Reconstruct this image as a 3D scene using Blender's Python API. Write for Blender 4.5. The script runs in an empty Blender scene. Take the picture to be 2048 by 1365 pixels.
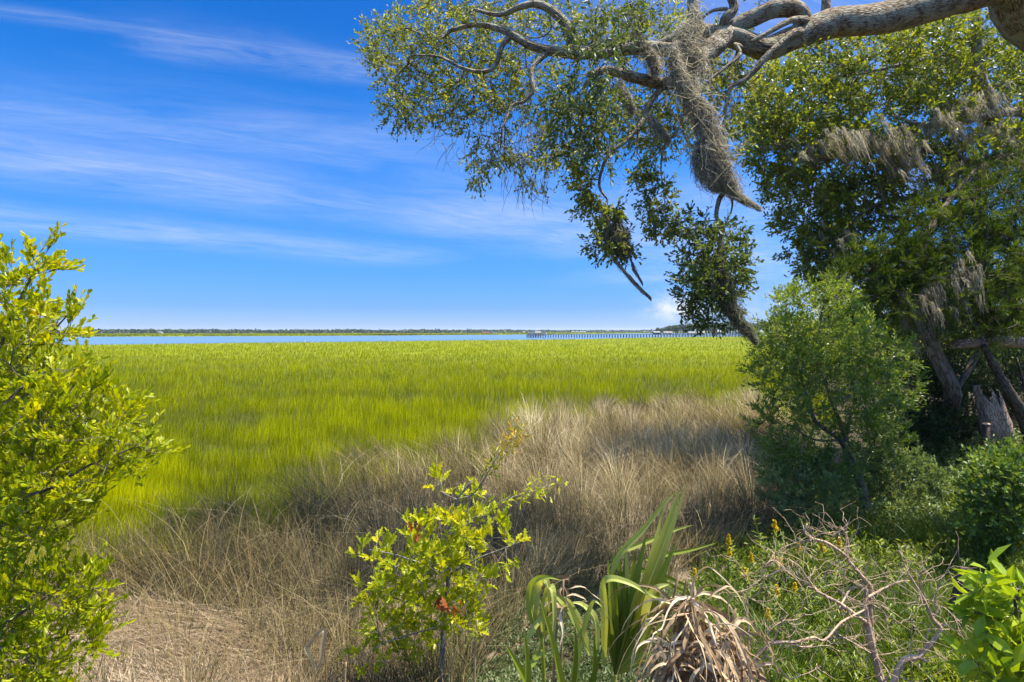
import bpy, math, random
import numpy as np
from mathutils import Vector

rng = np.random.default_rng(11)
random.seed(5)
SC = bpy.context.scene
COL = SC.collection
R = math.radians

# ------------------------------------------------------------------ camera, sky, sun, exposure
CZ = 3.2                       # eye height above the marsh
F = 2048 * 20 / 36.0           # focal length in photo pixels
cam_d = bpy.data.cameras.new("camera")
cam_d.lens = 20; cam_d.sensor_width = 36; cam_d.shift_y = -0.0100
cam_d.clip_start = 0.05; cam_d.clip_end = 20000
cam = bpy.data.objects.new("camera", cam_d); COL.objects.link(cam)
cam.location = (0, 0, CZ); cam.rotation_euler = (R(90), 0, 0)
SC.camera = cam

SUN_EL, SUN_AZ = R(66), R(90)          # azimuth clockwise from +Y: high, behind the right shoulder
sd = bpy.data.lights.new("sun", "SUN"); sd.energy = 5.0; sd.angle = R(0.5); sd.color = (1.0, 0.94, 0.82)
sun = bpy.data.objects.new("sun", sd); COL.objects.link(sun)
to_sun = Vector((math.sin(SUN_AZ) * math.cos(SUN_EL), math.cos(SUN_AZ) * math.cos(SUN_EL), math.sin(SUN_EL)))
sun.rotation_euler = to_sun.to_track_quat('Z', 'Y').to_euler()
sun.location = to_sun * 50
SC.view_settings.view_transform = 'Standard'; SC.view_settings.look = 'None'
SC.view_settings.gamma = 1; SC.view_settings.use_curve_mapping = False
SC.view_settings.exposure = 1.05
try:
    SC.cycles.max_bounces = 6; SC.cycles.diffuse_bounces = 3; SC.cycles.glossy_bounces = 2
    SC.cycles.transmission_bounces = 4; SC.cycles.volume_bounces = 0
    SC.cycles.caustics_reflective = False; SC.cycles.caustics_refractive = False
except Exception:
    pass

world = bpy.data.worlds.new("World"); SC.world = world; world.use_nodes = True
WN = world.node_tree; WN.nodes.clear()


class NT:
    """small helper that writes node arithmetic"""
    def __init__(s, tree): s.t = tree
    def n(s, typ, **kw):
        nd = s.t.nodes.new(typ)
        for k, v in kw.items(): setattr(nd, k, v)
        return nd
    def put(s, sock, v):
        if hasattr(v, 'is_output'): s.t.links.new(v, sock)
        else: sock.default_value = v
    def m(s, op, a, b=None, c=None, clamp=False):
        nd = s.n('ShaderNodeMath', operation=op, use_clamp=clamp)
        s.put(nd.inputs[0], a)
        if b is not None: s.put(nd.inputs[1], b)
        if c is not None: s.put(nd.inputs[2], c)
        return nd.outputs[0]
    def xyz(s, x, y, z):
        nd = s.n('ShaderNodeCombineXYZ')
        for i, v in enumerate((x, y, z)): s.put(nd.inputs[i], v)
        return nd.outputs[0]
    def noise(s, vec, scale, detail=4, rough=0.55, dist=0.0):
        nd = s.n('ShaderNodeTexNoise')
        if vec is not None: s.put(nd.inputs['Vector'], vec)
        nd.inputs['Scale'].default_value = scale; nd.inputs['Detail'].default_value = detail
        nd.inputs['Roughness'].default_value = rough; nd.inputs['Distortion'].default_value = dist
        return nd.outputs['Fac']
    def ramp(s, fac, stops, interp='LINEAR'):
        nd = s.n('ShaderNodeValToRGB'); cr = nd.color_ramp; cr.interpolation = interp
        while len(cr.elements) > 1: cr.elements.remove(cr.elements[-1])
        for i, (p, c) in enumerate(stops):
            e = cr.elements[0] if i == 0 else cr.elements.new(p)
            e.position = p; e.color = (c, c, c, 1) if not hasattr(c, '__len__') else (*c[:3], 1)
        s.put(nd.inputs[0], fac)
        return nd.outputs[0]
    def mix(s, fac, a, b, mode='MIX'):
        nd = s.n('ShaderNodeMix', data_type='RGBA', blend_type=mode)
        s.put(nd.inputs[0], fac)
        s.put(nd.inputs[6], a if hasattr(a, 'is_output') else (*a[:3], 1))
        s.put(nd.inputs[7], b if hasattr(b, 'is_output') else (*b[:3], 1))
        return nd.outputs[2]


def build_sky():
    k = NT(WN)
    sky = k.n('ShaderNodeTexSky', sky_type='NISHITA'); sky.sun_disc = False
    sky.sun_elevation = SUN_EL; sky.sun_rotation = SUN_AZ
    sky.altitude = 0; sky.air_density = 1.0; sky.dust_density = 0.25; sky.ozone_density = 3.0
    hs = k.n('ShaderNodeHueSaturation'); hs.inputs['Saturation'].default_value = 1.0
    hs.inputs['Hue'].default_value = 0.5
    WN.links.new(sky.outputs[0], hs.inputs['Color'])
    tc = k.n('ShaderNodeTexCoord')
    sp = k.n('ShaderNodeSeparateXYZ'); WN.links.new(tc.outputs['Generated'], sp.inputs[0])
    dx, dy, dz = sp.outputs
    # clean deep blue air, paler to the horizon; unseen zenith brightened as added fill
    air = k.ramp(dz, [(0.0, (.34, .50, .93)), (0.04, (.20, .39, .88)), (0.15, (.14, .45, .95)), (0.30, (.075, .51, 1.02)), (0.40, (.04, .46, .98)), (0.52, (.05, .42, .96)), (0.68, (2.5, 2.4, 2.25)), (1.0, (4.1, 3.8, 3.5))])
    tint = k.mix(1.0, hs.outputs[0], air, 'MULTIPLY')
    zz = k.m('MAXIMUM', dz, 0.012)
    X = k.m('DIVIDE', dx, zz); Y = k.m('DIVIDE', dy, zz)           # a flat cirrus layer overhead
    up = k.m('MULTIPLY', k.m('SUBTRACT', dz, 0.01), 40, clamp=True)
    total = None
    # streaks: two points on the layer, half width at each, strength
    bands = [((-1.66, 1.76), (-0.45, 2.14), 0.05, 0.30), ((-1.3, 1.95), (-0.40, 2.22), 0.14, 0.38),
             ((-2.45, 2.50), (-0.70, 3.40), 0.30, 0.34), ((-2.3, 3.7), (1.6, 7.4), 0.30, 0.36), ((-2.0, 3.8), (0.0, 5.9), 0.07, 0.5),
             ((-3.4, 2.9), (0.6, 6.0), 0.85, 0.46), ((-5.2, 4.5), (-1.2, 8.0), 0.95, 0.50), ((-3.0, 2.4), (0.4, 3.4), 0.5, 0.34),
             ((-1.0, 4.2), (4.5, 9.0), 1.3, 0.60), ((0.3, 5.0), (3.2, 4.6), 1.2, 0.55), ((0.2, 1.4), (2.2, 2.2), 0.55, 0.5),
             ((1.6, 9.5), (7.5, 11.0), 2.2, 0.40)]
    wx = k.noise(k.xyz(X, Y, 0.0), 0.55, 3)
    warp = k.m('MULTIPLY', k.m('SUBTRACT', wx, 0.5), 0.9)
    for i, (a, b, w, st) in enumerate(bands):
        ax, ay = a; bx, by = b; L = math.hypot(bx - ax, by - ay); tx, ty = (bx - ax) / L, (by - ay) / L
        u = k.m('ADD', k.m('MULTIPLY', k.m('SUBTRACT', X, ax), tx), k.m('MULTIPLY', k.m('SUBTRACT', Y, ay), ty))
        v = k.m('ADD', k.m('MULTIPLY', k.m('SUBTRACT', X, ax), -ty), k.m('MULTIPLY', k.m('SUBTRACT', Y, ay), tx))
        v = k.m('ADD', v, k.m('MULTIPLY', warp, w * 0.9 + 0.05))
        n1 = k.noise(k.xyz(k.m('MULTIPLY', u, 0.9 / L * 3), k.m('MULTIPLY', v, 0.75 / w), float(i) * 7.3), 1.3, 8, 0.66, 0.5)
        g = k.m('EXPONENT', k.m('MULTIPLY', k.m('POWER', k.m('ABSOLUTE', k.m('DIVIDE', v, w)), 2.0), -1.0))
        s0 = k.m('DIVIDE', u, L)
        ends = k.m('MULTIPLY', k.m('MULTIPLY', k.m('ADD', s0, 0.12), 4, clamp=True), k.m('MULTIPLY', k.m('SUBTRACT', 1.12, s0), 4, clamp=True))
        n2 = k.noise(k.xyz(k.m('MULTIPLY', u, 1.3), k.m('MULTIPLY', v, 4.5 / w ** .6), float(i) * 3.1), 1.6, 8, 0.7, 0.8)
        n1 = k.m('MULTIPLY', n1, k.m('ADD', 0.45, n2))
        q = k.m('MULTIPLY', k.m('MULTIPLY', g, ends), k.m('MULTIPLY', k.m('MULTIPLY', k.m('SUBTRACT', n1, 0.22), 1.9, clamp=True), st))
        total = q if total is None else k.m('MAXIMUM', total, q)
    # low puffs over the horizon, given by bearing and height
    ty_ = k.m('MAXIMUM', dy, 0.05)
    tx = k.m('DIVIDE', dx, ty_); tz = k.m('DIVIDE', dz, ty_)
    for (px, py, rx, ry, st) in ((1352, 630, 52, 36, 2.2), (1290, 640, 60, 22, 0.35), (1165, 655, 60, 8, 1.6), (1500, 615, 70, 28, 0.5), (1690, 600, 200, 120, 0.6)):
        ex = k.m('DIVIDE', k.m('SUBTRACT', tx, (px - 1024) / F), rx / F)
        ez = k.m('DIVIDE', k.m('SUBTRACT', tz, (662 - py) / F), ry / F)
        r2 = k.m('ADD', k.m('MULTIPLY', ex, ex), k.m('MULTIPLY', ez, ez))
        g = k.m('EXPONENT', k.m('MULTIPLY', r2, -1.0))
        n1 = k.noise(k.xyz(tx, k.m('MULTIPLY', tz, 1.6), 0.3), 22, 6, 0.6)
        q = k.m('MULTIPLY', g, k.m('MULTIPLY', k.m('MULTIPLY', k.m('SUBTRACT', n1, 0.33), 3.2, clamp=True), st))
        total = k.m('MAXIMUM', total, q)
    fac = k.m('MULTIPLY', k.m('MULTIPLY', total, up), 0.88, clamp=True)
    cloud = (4.3, 4.6, 5.2)
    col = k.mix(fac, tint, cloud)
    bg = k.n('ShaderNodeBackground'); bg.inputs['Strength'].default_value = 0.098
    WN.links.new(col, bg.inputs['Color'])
    out = k.n('ShaderNodeOutputWorld'); WN.links.new(bg.outputs[0], out.inputs['Surface'])


build_sky()

# ------------------------------------------------------------------ small maths


def P(px, py, d):
    """the place seen at photo pixel (px, py) at depth d"""
    return np.array([(px - 1024) / F * d, d, CZ - (py - 662) / F * d])


def sstep(x):
    x = np.clip(x, 0, 1)
    return x * x * (3 - 2 * x)


def unit(a):
    return a / np.maximum(np.linalg.norm(a, axis=-1, keepdims=True), 1e-9)


_perm = np.random.default_rng(3).random((256, 256))


def vnoise(x, y):
    xi = np.floor(x).astype(int); yi = np.floor(y).astype(int)
    fx = x - xi; fy = y - yi; fx = fx * fx * (3 - 2 * fx); fy = fy * fy * (3 - 2 * fy)
    a = _perm[xi % 256, yi % 256]; b = _perm[(xi + 1) % 256, yi % 256]
    c = _perm[xi % 256, (yi + 1) % 256]; d = _perm[(xi + 1) % 256, (yi + 1) % 256]
    return (a * (1 - fx) + b * fx) * (1 - fy) + (c * (1 - fx) + d * fx) * fy


def fbm(x, y, o=4):
    s = 0; a = 0.5; n = 0
    for i in range(o):
        s = s + a * vnoise(x * 2 ** i + 17.3 * i, y * 2 ** i + 5.1 * i); n += a; a *= 0.5
    return s / n


def ground_z(x, y):
    x = np.asarray(x, float); y = np.asarray(y, float)
    bank = 1.1 * sstep((x - 0.45 * y - 2.2) / 4.0)
    lump = 0.10 * (fbm(x * 0.5 + 40, y * 0.5 + 40, 3) - 0.5) * np.clip(1 - (y - 14) / 10, 0, 1)
    return bank + lump


def px_ground(px, py, h=0.0):
    """ground places seen at pixels, h metres above the ground"""
    px = np.asarray(px, float); py = np.asarray(py, float)
    g = np.zeros_like(px)
    for _ in range(8):
        d = (CZ - h - g) * F / np.maximum(py - 662, 1.5)
        x = (px - 1024) / F * d
        g = 0.5 * g + 0.5 * ground_z(x, d)
    return x, d, g


def in_poly(px, py, poly):
    px = np.asarray(px); py = np.asarray(py); inside = np.zeros(px.shape, bool)
    n = len(poly); j = n - 1
    for i in range(n):
        xi, yi = poly[i]; xj, yj = poly[j]
        c = ((yi > py) != (yj > py)) & (px < (xj - xi) * (py - yi) / (yj - yi + 1e-9) + xi)
        inside ^= c; j = i
    return inside


# ------------------------------------------------------------------ mesh builder
class MB:
    def __init__(s):
        s.V = []; s.F = []; s.v = []; s.t = []; s.tc = []; s.n = 0

    def add(s, verts, faces, v=0.5, t=0.0, tc=None):
        verts = np.asarray(verts, float).reshape(-1, 3); k = len(verts)
        s.V.append(verts)
        for f in faces: s.F.append(np.asarray(f, int) + s.n)
        s.v.append(np.broadcast_to(np.asarray(v, float), (k,)).copy())
        s.t.append(np.broadcast_to(np.asarray(t, float), (k,)).copy())
        s.tc.append(verts.copy() if tc is None else np.asarray(tc, float).reshape(-1, 3))
        s.n += k

    def build(s, name, mat, parent=None, base=(0, 0, 0), smooth=False):
        base = np.asarray(base, float)
        V = np.concatenate(s.V) - base
        me = bpy.data.meshes.new(name)
        me.vertices.add(len(V)); me.vertices.foreach_set('co', V.astype(np.float32).ravel())
        loops = np.concatenate([f.ravel() for f in s.F]); tot = np.concatenate([np.full(len(f), f.shape[1]) for f in s.F])
        start = np.concatenate([[0], np.cumsum(tot)[:-1]])
        me.loops.add(len(loops)); me.loops.foreach_set('vertex_index', loops.astype(np.int32))
        me.polygons.add(len(tot)); me.polygons.foreach_set('loop_start', start.astype(np.int32))
        me.polygons.foreach_set('loop_total', tot.astype(np.int32))
        me.polygons.foreach_set('use_smooth', np.full(len(tot), bool(smooth)))
        a = me.attributes.new('v', 'FLOAT', 'POINT'); a.data.foreach_set('value', np.concatenate(s.v).astype(np.float32))
        a = me.attributes.new('t', 'FLOAT', 'POINT'); a.data.foreach_set('value', np.concatenate(s.t).astype(np.float32))
        a = me.attributes.new('tc', 'FLOAT_VECTOR', 'POINT'); a.data.foreach_set('vector', np.concatenate(s.tc).astype(np.float32).ravel())
        me.update(calc_edges=True)
        if mat is not None: me.materials.append(mat)
        o = bpy.data.objects.new(name, me); COL.objects.link(o)
        if parent is not None: o.parent = parent
        else: o.location = base
        return o

    # -------- shapes
    def tube(s, pts, rad, sides=8, v=0.5, rough=0.0, cap=True):
        pts = np.asarray(pts, float); n = len(pts)
        rad = np.broadcast_to(np.asarray(rad, float), (n,))
        ok = np.concatenate([[True], np.linalg.norm(np.diff(pts, axis=0), axis=1) > 1e-5])
        if not ok.all() and ok.sum() > 1: pts = pts[ok]; rad = rad[ok]; n = len(pts)
        tan = np.gradient(pts, axis=0); tan = unit(tan)
        ref = np.array([0.0, 0, 1]) if abs(tan[0][2]) < 0.9 else np.array([1.0, 0, 0])
        u = unit(np.cross(tan[0], ref)); U = [u]
        for i in range(1, n):
            u = u - tan[i] * np.dot(u, tan[i]); u = u / max(np.linalg.norm(u), 1e-9); U.append(u)
        U = np.array(U); W = np.cross(tan, U)
        ang = np.arange(sides) / sides * 2 * np.pi
        ca, sa = np.cos(ang), np.sin(ang)
        rr = rad[:, None] * np.ones(sides)[None]
        ln = np.concatenate([[0], np.cumsum(np.linalg.norm(np.diff(pts, axis=0), axis=1))])
        if rough:
            off = rng.random() * 90
            rr = rr * (1 + rough * (fbm(ang[None] * 1.3 + off + 0 * ln[:, None], ln[:, None] * 1.6 / max(rad.mean() * 6, .2) + 0 * ang[None], 3) - 0.5) * 2)
            rr[:, -1] = 0.5 * (rr[:, 0] + rr[:, -2])
        ring = pts[:, None] + rr[..., None] * (ca[None, :, None] * U[:, None] + sa[None, :, None] * W[:, None])
        q = np.arange(sides); q2 = (q + 1) % sides
        i = np.arange(n - 1)[:, None] * sides
        faces = np.stack([i + q, i + q2, i + sides + q2, i + sides + q], -1).reshape(-1, 4)
        tc = np.stack([ca[None] * rr, sa[None] * rr, np.repeat(ln[:, None], sides, 1) + rng.random() * 50], -1)
        fl = [faces]
        vv = ring.reshape(-1, 3); tt = np.repeat(ln / max(ln[-1], 1e-6), sides)
        s.add(vv, fl, v, tt, tc)
        if cap:
            s.F.append(np.array([list(range(s.n - sides, s.n))])); s.F.append(np.array([list(range(s.n - n * sides, s.n - n * sides + sides))[::-1]]))

    def rods(s, p0, p1, r0, r1, v=0.5):
        """many straight three-sided twigs"""
        p0 = np.asarray(p0, float); p1 = np.asarray(p1, float); n = len(p0)
        if n == 0: return
        d = unit(p1 - p0); ref = np.where(np.abs(d[:, 2:3]) < 0.9, [[0, 0, 1.0]], [[1.0, 0, 0]])
        u = unit(np.cross(d, ref)); w = np.cross(d, u)
        r0 = np.broadcast_to(r0, (n,))[:, None]; r1 = np.broadcast_to(r1, (n,))[:, None]
        A = []
        for p, r in ((p0, r0), (p1, r1)):
            for a in (0, 2.094, 4.189): A.append(p + r * (math.cos(a) * u + math.sin(a) * w))
        V = np.stack(A, 1).reshape(-1, 3); b = np.arange(n)[:, None] * 6
        fs = np.concatenate([b + np.array([[k, (k + 1) % 3, 3 + (k + 1) % 3, 3 + k]]) for k in range(3)])
        s.add(V, [fs], np.repeat(np.broadcast_to(v, (n,)), 6), np.tile([0, 0, 0, 1, 1, 1], n))

    def leaves(s, pos, dirv, nrm, L, W, tm, v):
        pos = np.asarray(pos, float); n = len(pos)
        if n == 0: return
        d = unit(np.asarray(dirv, float)); sd_ = unit(np.cross(np.asarray(nrm, float), d)); nn = np.cross(d, sd_)
        L = np.broadcast_to(np.asarray(L, float), (n,))[:, None]; W = np.broadcast_to(np.asarray(W, float), (n,))[:, None]
        tv, faces = tm; K = len(tv)
        V = np.stack([pos + d * (x * L) + sd_ * (y * W) + nn * (z * L) for x, y, z in tv], 1).reshape(-1, 3)
        b = np.arange(n)[:, None] * K
        by = {}
        for f in faces: by.setdefault(len(f), []).append(f)
        fl = [np.concatenate([b + np.array([f]) for f in fs]) for fs in by.values()]
        s.add(V, fl, np.repeat(np.broadcast_to(np.asarray(v, float), (n,)), K), np.tile([p[0] for p in tv], n))

    def blades(s, base, h, lean, width, face, v, segs=2, power=1.8, up=1.0):
        """grass blades: base Nx3, lean Nx2 (fraction of height), face angle"""
        base = np.asarray(base, float); n = len(base)
        h = np.broadcast_to(np.asarray(h, float), (n,)); width = np.broadcast_to(np.asarray(width, float), (n,))
        up = np.broadcast_to(np.asarray(up, float), (n,))
        fx, fy = np.cos(face), np.sin(face)
        ss = np.linspace(0, 1, segs + 1); A = []; T = []
        for k, q in enumerate(ss):
            c = base.copy(); lq = q ** power
            c[:, 0] += lean[:, 0] * h * lq; c[:, 1] += lean[:, 1] * h * lq; c[:, 2] += h * up * (q - 0.25 * np.hypot(lean[:, 0], lean[:, 1]) * q ** 2.2)
            w = width * (1 - 0.85 * q ** 1.6) * 0.5
            if k < segs:
                A.append(c - np.stack([fx * w, fy * w, 0 * w], 1)); A.append(c + np.stack([fx * w, fy * w, 0 * w], 1)); T += [q, q]
            else:
                A.append(c); T.append(q)
        K = 2 * segs + 1
        V = np.stack(A, 1).reshape(-1, 3); b = np.arange(n)[:, None] * K
        fl = []
        if segs > 1: fl.append(np.concatenate([b + np.array([[2 * k, 2 * k + 1, 2 * k + 3, 2 * k + 2]]) for k in range(segs - 1)]))
        k = segs - 1
        fl.append(b + np.array([[2 * k, 2 * k + 1, 2 * k + 2]]))
        s.add(V, fl, np.repeat(np.broadcast_to(np.asarray(v, float), (n,)), K), np.tile(T, n))

    def ribbon(s, pts, width, nrm, v=0.5, fold=0.15):
        """V-folded strip along pts (Mx3); width per point"""
        pts = np.asarray(pts, float); m = len(pts); width = np.broadcast_to(np.asarray(width, float), (m,))
        tan = unit(np.gradient(pts, axis=0)); nrm = np.asarray(nrm, float)
        if nrm.ndim == 1: nrm = np.repeat(nrm[None], m, 0)
        sd_ = unit(np.cross(nrm, tan)); nn = np.cross(tan, sd_)
        a = pts - sd_ * width[:, None] * .5 + nn * width[:, None] * fold; b = pts; c = pts + sd_ * width[:, None] * .5 + nn * width[:, None] * fold
        V = np.stack([a, b, c], 1).reshape(-1, 3); i = np.arange(m - 1)[:, None] * 3
        f = np.concatenate([i + np.array([[0, 1, 4, 3]]), i + np.array([[1, 2, 5, 4]])])
        s.add(V, [f], v, np.repeat(np.linspace(0, 1, m), 3))

    def box(s, c, d, rz=0.0, v=0.5):
        c = np.asarray(c, float); d = np.asarray(d, float) / 2
        q = np.array([[x, y, z] for z in (-1, 1) for y in (-1, 1) for x in (-1, 1)], float) * d
        ca, sa = math.cos(rz), math.sin(rz)
        q = np.stack([q[:, 0] * ca - q[:, 1] * sa, q[:, 0] * sa + q[:, 1] * ca, q[:, 2]], 1) + c
        s.add(q, [np.array([[0, 2, 3, 1], [4, 5, 7, 6], [0, 1, 5, 4], [2, 6, 7, 3], [0, 4, 6, 2], [1, 3, 7, 5]])], v)

    def gable(s, c, d, h, rz=0.0, v=0.5):
        """gable roof: base centre c, size d=(x,y), ridge height h along x"""
        x, y = d[0] / 2, d[1] / 2
        q = np.array([[-x, -y, 0], [x, -y, 0], [x, y, 0], [-x, y, 0], [-x * .96, 0, h], [x * .96, 0, h]])
        ca, sa = math.cos(rz), math.sin(rz)
        q = np.stack([q[:, 0] * ca - q[:, 1] * sa, q[:, 0] * sa + q[:, 1] * ca, q[:, 2]], 1) + np.asarray(c, float)
        s.add(q, [np.array([[0, 1, 5, 4], [2, 3, 4, 5], [3, 2, 1, 0]]), np.array([[0, 4, 3], [1, 2, 5]])], v)


# leaf outlines: x along, y across, z fold
T_DIAMOND = ([(0, 0, 0), (.55, -.5, .06), (1, 0, 0), (.55, .5, .06)], [(0, 1, 2), (0, 2, 3)])
T_OVATE = ([(0, 0, 0), (.28, -.40, .05), (.62, -.46, .06), (1, 0, -.05), (.62, .46, .06), (.28, .40, .05), (.5, 0, -.01)],
           [(0, 1, 6), (1, 2, 6), (2, 3, 6), (3, 4, 6), (4, 5, 6), (5, 0, 6)])
T_SPOON = ([(0, 0, 0), (.30, -.22, .03), (.70, -.5, .06), (1, 0, 0), (.70, .5, .06), (.30, .22, .03)],
           [(0, 1, 2, 3), (0, 3, 4, 5)])
T_LOBED = ([(0, 0, 0), (.22, -.16, .02), (.40, -.50, .10), (.50, -.17, .02), (.66, -.55, .10), (.74, -.15, 0), (.86, -.30, .02), (1, 0, -.08),
            (.86, .30, .02), (.74, .15, 0), (.66, .55, .10), (.50, .17, .02), (.40, .50, .10), (.22, .16, .02), (.6, 0, -.03)],
           [(0, 1, 14), (1, 2, 3), (1, 3, 14), (3, 4, 5), (3, 5, 14), (5, 6, 7), (5, 7, 14), (0, 14, 13), (13, 11, 12), (13, 14, 11), (11, 9, 10), (11, 14, 9), (9, 7, 8), (9, 14, 7)])


def rand_dirs(n):
    return unit(rng.normal(size=(n, 3)))


# ------------------------------------------------------------------ tree growth
def smooth_poly(pts, per=5):
    pts = np.asarray(pts, float)
    if len(pts) < 3: return np.linspace(pts[0], pts[-1], per + 1)
    p = np.vstack([2 * pts[0] - pts[1], pts, 2 * pts[-1] - pts[-2]]); out = []
    for i in range(1, len(p) - 2):
        for q in np.arange(per) / per:
            a, b, c, d = p[i - 1], p[i], p[i + 1], p[i + 2]
            out.append(0.5 * ((2 * b) + (-a + c) * q + (2 * a - 5 * b + 4 * c - d) * q * q + (-a + 3 * b - 3 * c + d) * q ** 3))
    out.append(pts[-1])
    return np.array(out)


class Plant:
    """a skeleton of given limbs, grown out to crown points"""
    def __init__(s):
        s.pos = []; s.par = []; s.rfix = []; s.pl = []

    def limb(s, pts, r0, r1, attach=True, per=4, wob=0.0):
        c = smooth_poly(pts, per)
        if wob: c[1:-1] += rng.normal(size=(len(c) - 2, 3)) * wob
        rr = np.linspace(r0, r1, len(c))
        par = -1
        if s.pos and attach:
            par = int(np.argmin(np.linalg.norm(np.array(s.pos) - c[0], axis=1)))
        for i, (p, r) in enumerate(zip(c, rr)):
            s.pos.append(p); s.par.append(par); s.rfix.append(r); s.pl.append(0.0); par = len(s.pos) - 1
        return c

    def grow(s, pts, seg=0.18, k=0.25, bend=0.35, wob=0.03, sag=0.0, start=0):
        pts = np.asarray(pts, float); M = len(pts); s.tips = []; s.tipdir = []
        pos = np.array(s.pos)[start:]
        D = np.linalg.norm(pts[:, None] - pos[None], axis=2) + k * np.array(s.pl)[start:][None]
        best = D.argmin(1) + start; cost = D.min(1); left = np.ones(M, bool)
        for _ in range(M):
            i = int(np.argmin(np.where(left, cost, 1e9))); left[i] = False
            j = int(best[i]); p0 = s.pos[j]; p1 = pts[i]; L = np.linalg.norm(p1 - p0)
            if L < 1e-4: continue
            pj = s.par[j]; dj = unit(s.pos[j] - s.pos[pj]) if pj >= 0 else unit(p1 - p0)
            n = max(1, int(math.ceil(L / seg)))
            c1 = p0 + dj * L * bend + np.array([0, 0, sag * L]); new = []
            par = j
            for q in np.arange(1, n + 1) / n:
                p = (1 - q) ** 2 * p0 + 2 * q * (1 - q) * c1 + q * q * p1
                if q < 1: p = p + rng.normal(size=3) * wob * min(1, L)
                s.pos.append(p); s.par.append(par); s.rfix.append(0.0); s.pl.append(s.pl[par] + L / n); par = len(s.pos) - 1
                new.append(par)
            s.tips.append(par); s.tipdir.append(unit(s.pos[par] - s.pos[s.par[par]]))
            NP = np.array([s.pos[q] for q in new]); NL = np.array([s.pl[q] for q in new])
            D = np.linalg.norm(pts[:, None] - NP[None], axis=2) + k * NL[None]
            m = D.min(1); a = D.argmin(1); up = m < cost
            cost = np.where(up, m, cost); best = np.where(up, np.array(new)[a], best)

    def mesh(s, mb, tip=0.004, exp=2.4, minr=0.0, rough=0.12, big=0.05):
        N = len(s.pos); acc = np.zeros(N); r = np.zeros(N); kids = [[] for _ in range(N)]
        for i in range(N):
            if s.par[i] >= 0: kids[s.par[i]].append(i)
        for i in range(N - 1, -1, -1):
            r[i] = max(acc[i] ** (1 / exp) if acc[i] > 0 else tip, tip)
            if s.rfix[i] > 0: r[i] = max(s.rfix[i], min(r[i], s.rfix[i] * 1.15))
            if s.par[i] >= 0: acc[s.par[i]] += r[i] ** exp
        s.r = r
        done = np.zeros(N, bool)
        stack = [i for i in range(N) if s.par[i] < 0]
        heads = [(i, -1) for i in stack]
        while heads:
            h, p = heads.pop(); chain = [h]; c = h
            while kids[c]:
                ks = sorted(kids[c], key=lambda q: -r[q] - (0.5 if s.rfix[q] > 0 and s.rfix[c] > 0 and q == c + 1 else 0))
                for o in ks[1:]: heads.append((o, c))
                c = ks[0]; chain.append(c)
            pts = [s.pos[q] for q in chain]; rr = [r[q] for q in chain]
            if p >= 0:
                pts = [s.pos[p]] + pts; rr = [min(r[p], rr[0] * 1.25)] + rr
            if len(pts) < 2: continue
            pts = np.array(pts); rr = np.array(rr)
            if rr.max() < minr: continue
            mx = rr.max()
            sides = 18 if mx > 0.12 else 10 if mx > big else 6 if mx > 0.012 else 4
            mb.tube(pts, rr, sides, v=rng.random(), rough=rough if mx > 0.02 else 0, cap=mx > 0.02)


def ell(specs, rz=None):
    """crown points: (cx, cy, rx, ry, d0, d1, n) in photo pixels and depth"""
    out = []
    for cx, cy, rx, ry, d0, d1, n in specs:
        a = rng.random(n) * 2 * np.pi; q = np.sqrt(rng.random(n))
        px = cx + rx * q * np.cos(a); py = cy + ry * q * np.sin(a); d = d0 + (d1 - d0) * rng.random(n)
        out.append(np.stack([(px - 1024) / F * d, d, CZ - (py - 662) / F * d], 1))
    return np.concatenate(out)


def sprays(wood, leaf, tips, dirs, ntw, tl, nleaf, L, W, tm, upb=0.1, spread=0.8, leafup=0.25, vbase=None, vs=0.25, tw_r=0.0022, nb=0.5, ltilt=0.7):
    """twigs with leaves at each branch tip"""
    tips = np.asarray(tips, float); dirs = np.asarray(dirs, float); n = len(tips)
    if n == 0: return
    vb = rng.random(n) if vbase is None else np.asarray(vbase)
    p = np.repeat(tips, ntw, 0); d = unit(np.repeat(dirs, ntw, 0) + spread * rand_dirs(n * ntw) + np.array([0, 0, upb]))
    ln = tl * (0.5 + rng.random(n * ntw)); vv = np.repeat(vb, ntw)
    q = p + d * ln[:, None]
    if wood is not None: wood.rods(p, q, tw_r, tw_r * 0.5, 0.5)
    m = n * ntw
    f = (0.12 + 0.9 * (np.arange(nleaf)[None] + rng.random((m, nleaf)) * .8) / nleaf).ravel()
    P0 = np.repeat(p, nleaf, 0) + np.repeat(d * ln[:, None], nleaf, 0) * f[:, None]
    dd = unit(np.repeat(d, nleaf, 0) * 0.75 + ltilt * rand_dirs(m * nleaf) + np.array([0, 0, leafup]))
    nn = unit(rand_dirs(m * nleaf) + np.array([0, 0, nb]))
    k = m * nleaf
    v = np.clip(np.repeat(vv, nleaf) * (1 - vs) + vs * rng.random(k), 0, 1)
    leaf.leaves(P0, dd, nn, L * (0.6 + 0.6 * rng.random(k)), W * (0.7 + 0.5 * rng.random(k)), tm, v)


# ------------------------------------------------------------------ materials
def new_mat(name):
    m = bpy.data.materials.new(name); m.use_nodes = True; m.node_tree.nodes.clear()
    return m, NT(m.node_tree)


def finish(m, k, shader):
    o = k.n('ShaderNodeOutputMaterial'); m.node_tree.links.new(shader, o.inputs['Surface'])
    return m


def attr(k, name, vec=False):
    a = k.n('ShaderNodeAttribute', attribute_name=name)
    return a.outputs['Vector' if vec else 'Fac']


def princ(k, col, rough=0.7, spec=0.3, normal=None):
    b = k.n('ShaderNodeBsdfPrincipled'); k.put(b.inputs['Base Color'], col if hasattr(col, 'is_output') else (*col, 1))
    k.put(b.inputs['Roughness'], rough); b.inputs['Specular IOR Level'].default_value = spec
    if normal is not None: k.put(b.inputs['Normal'], normal)
    return b.outputs[0]


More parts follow.
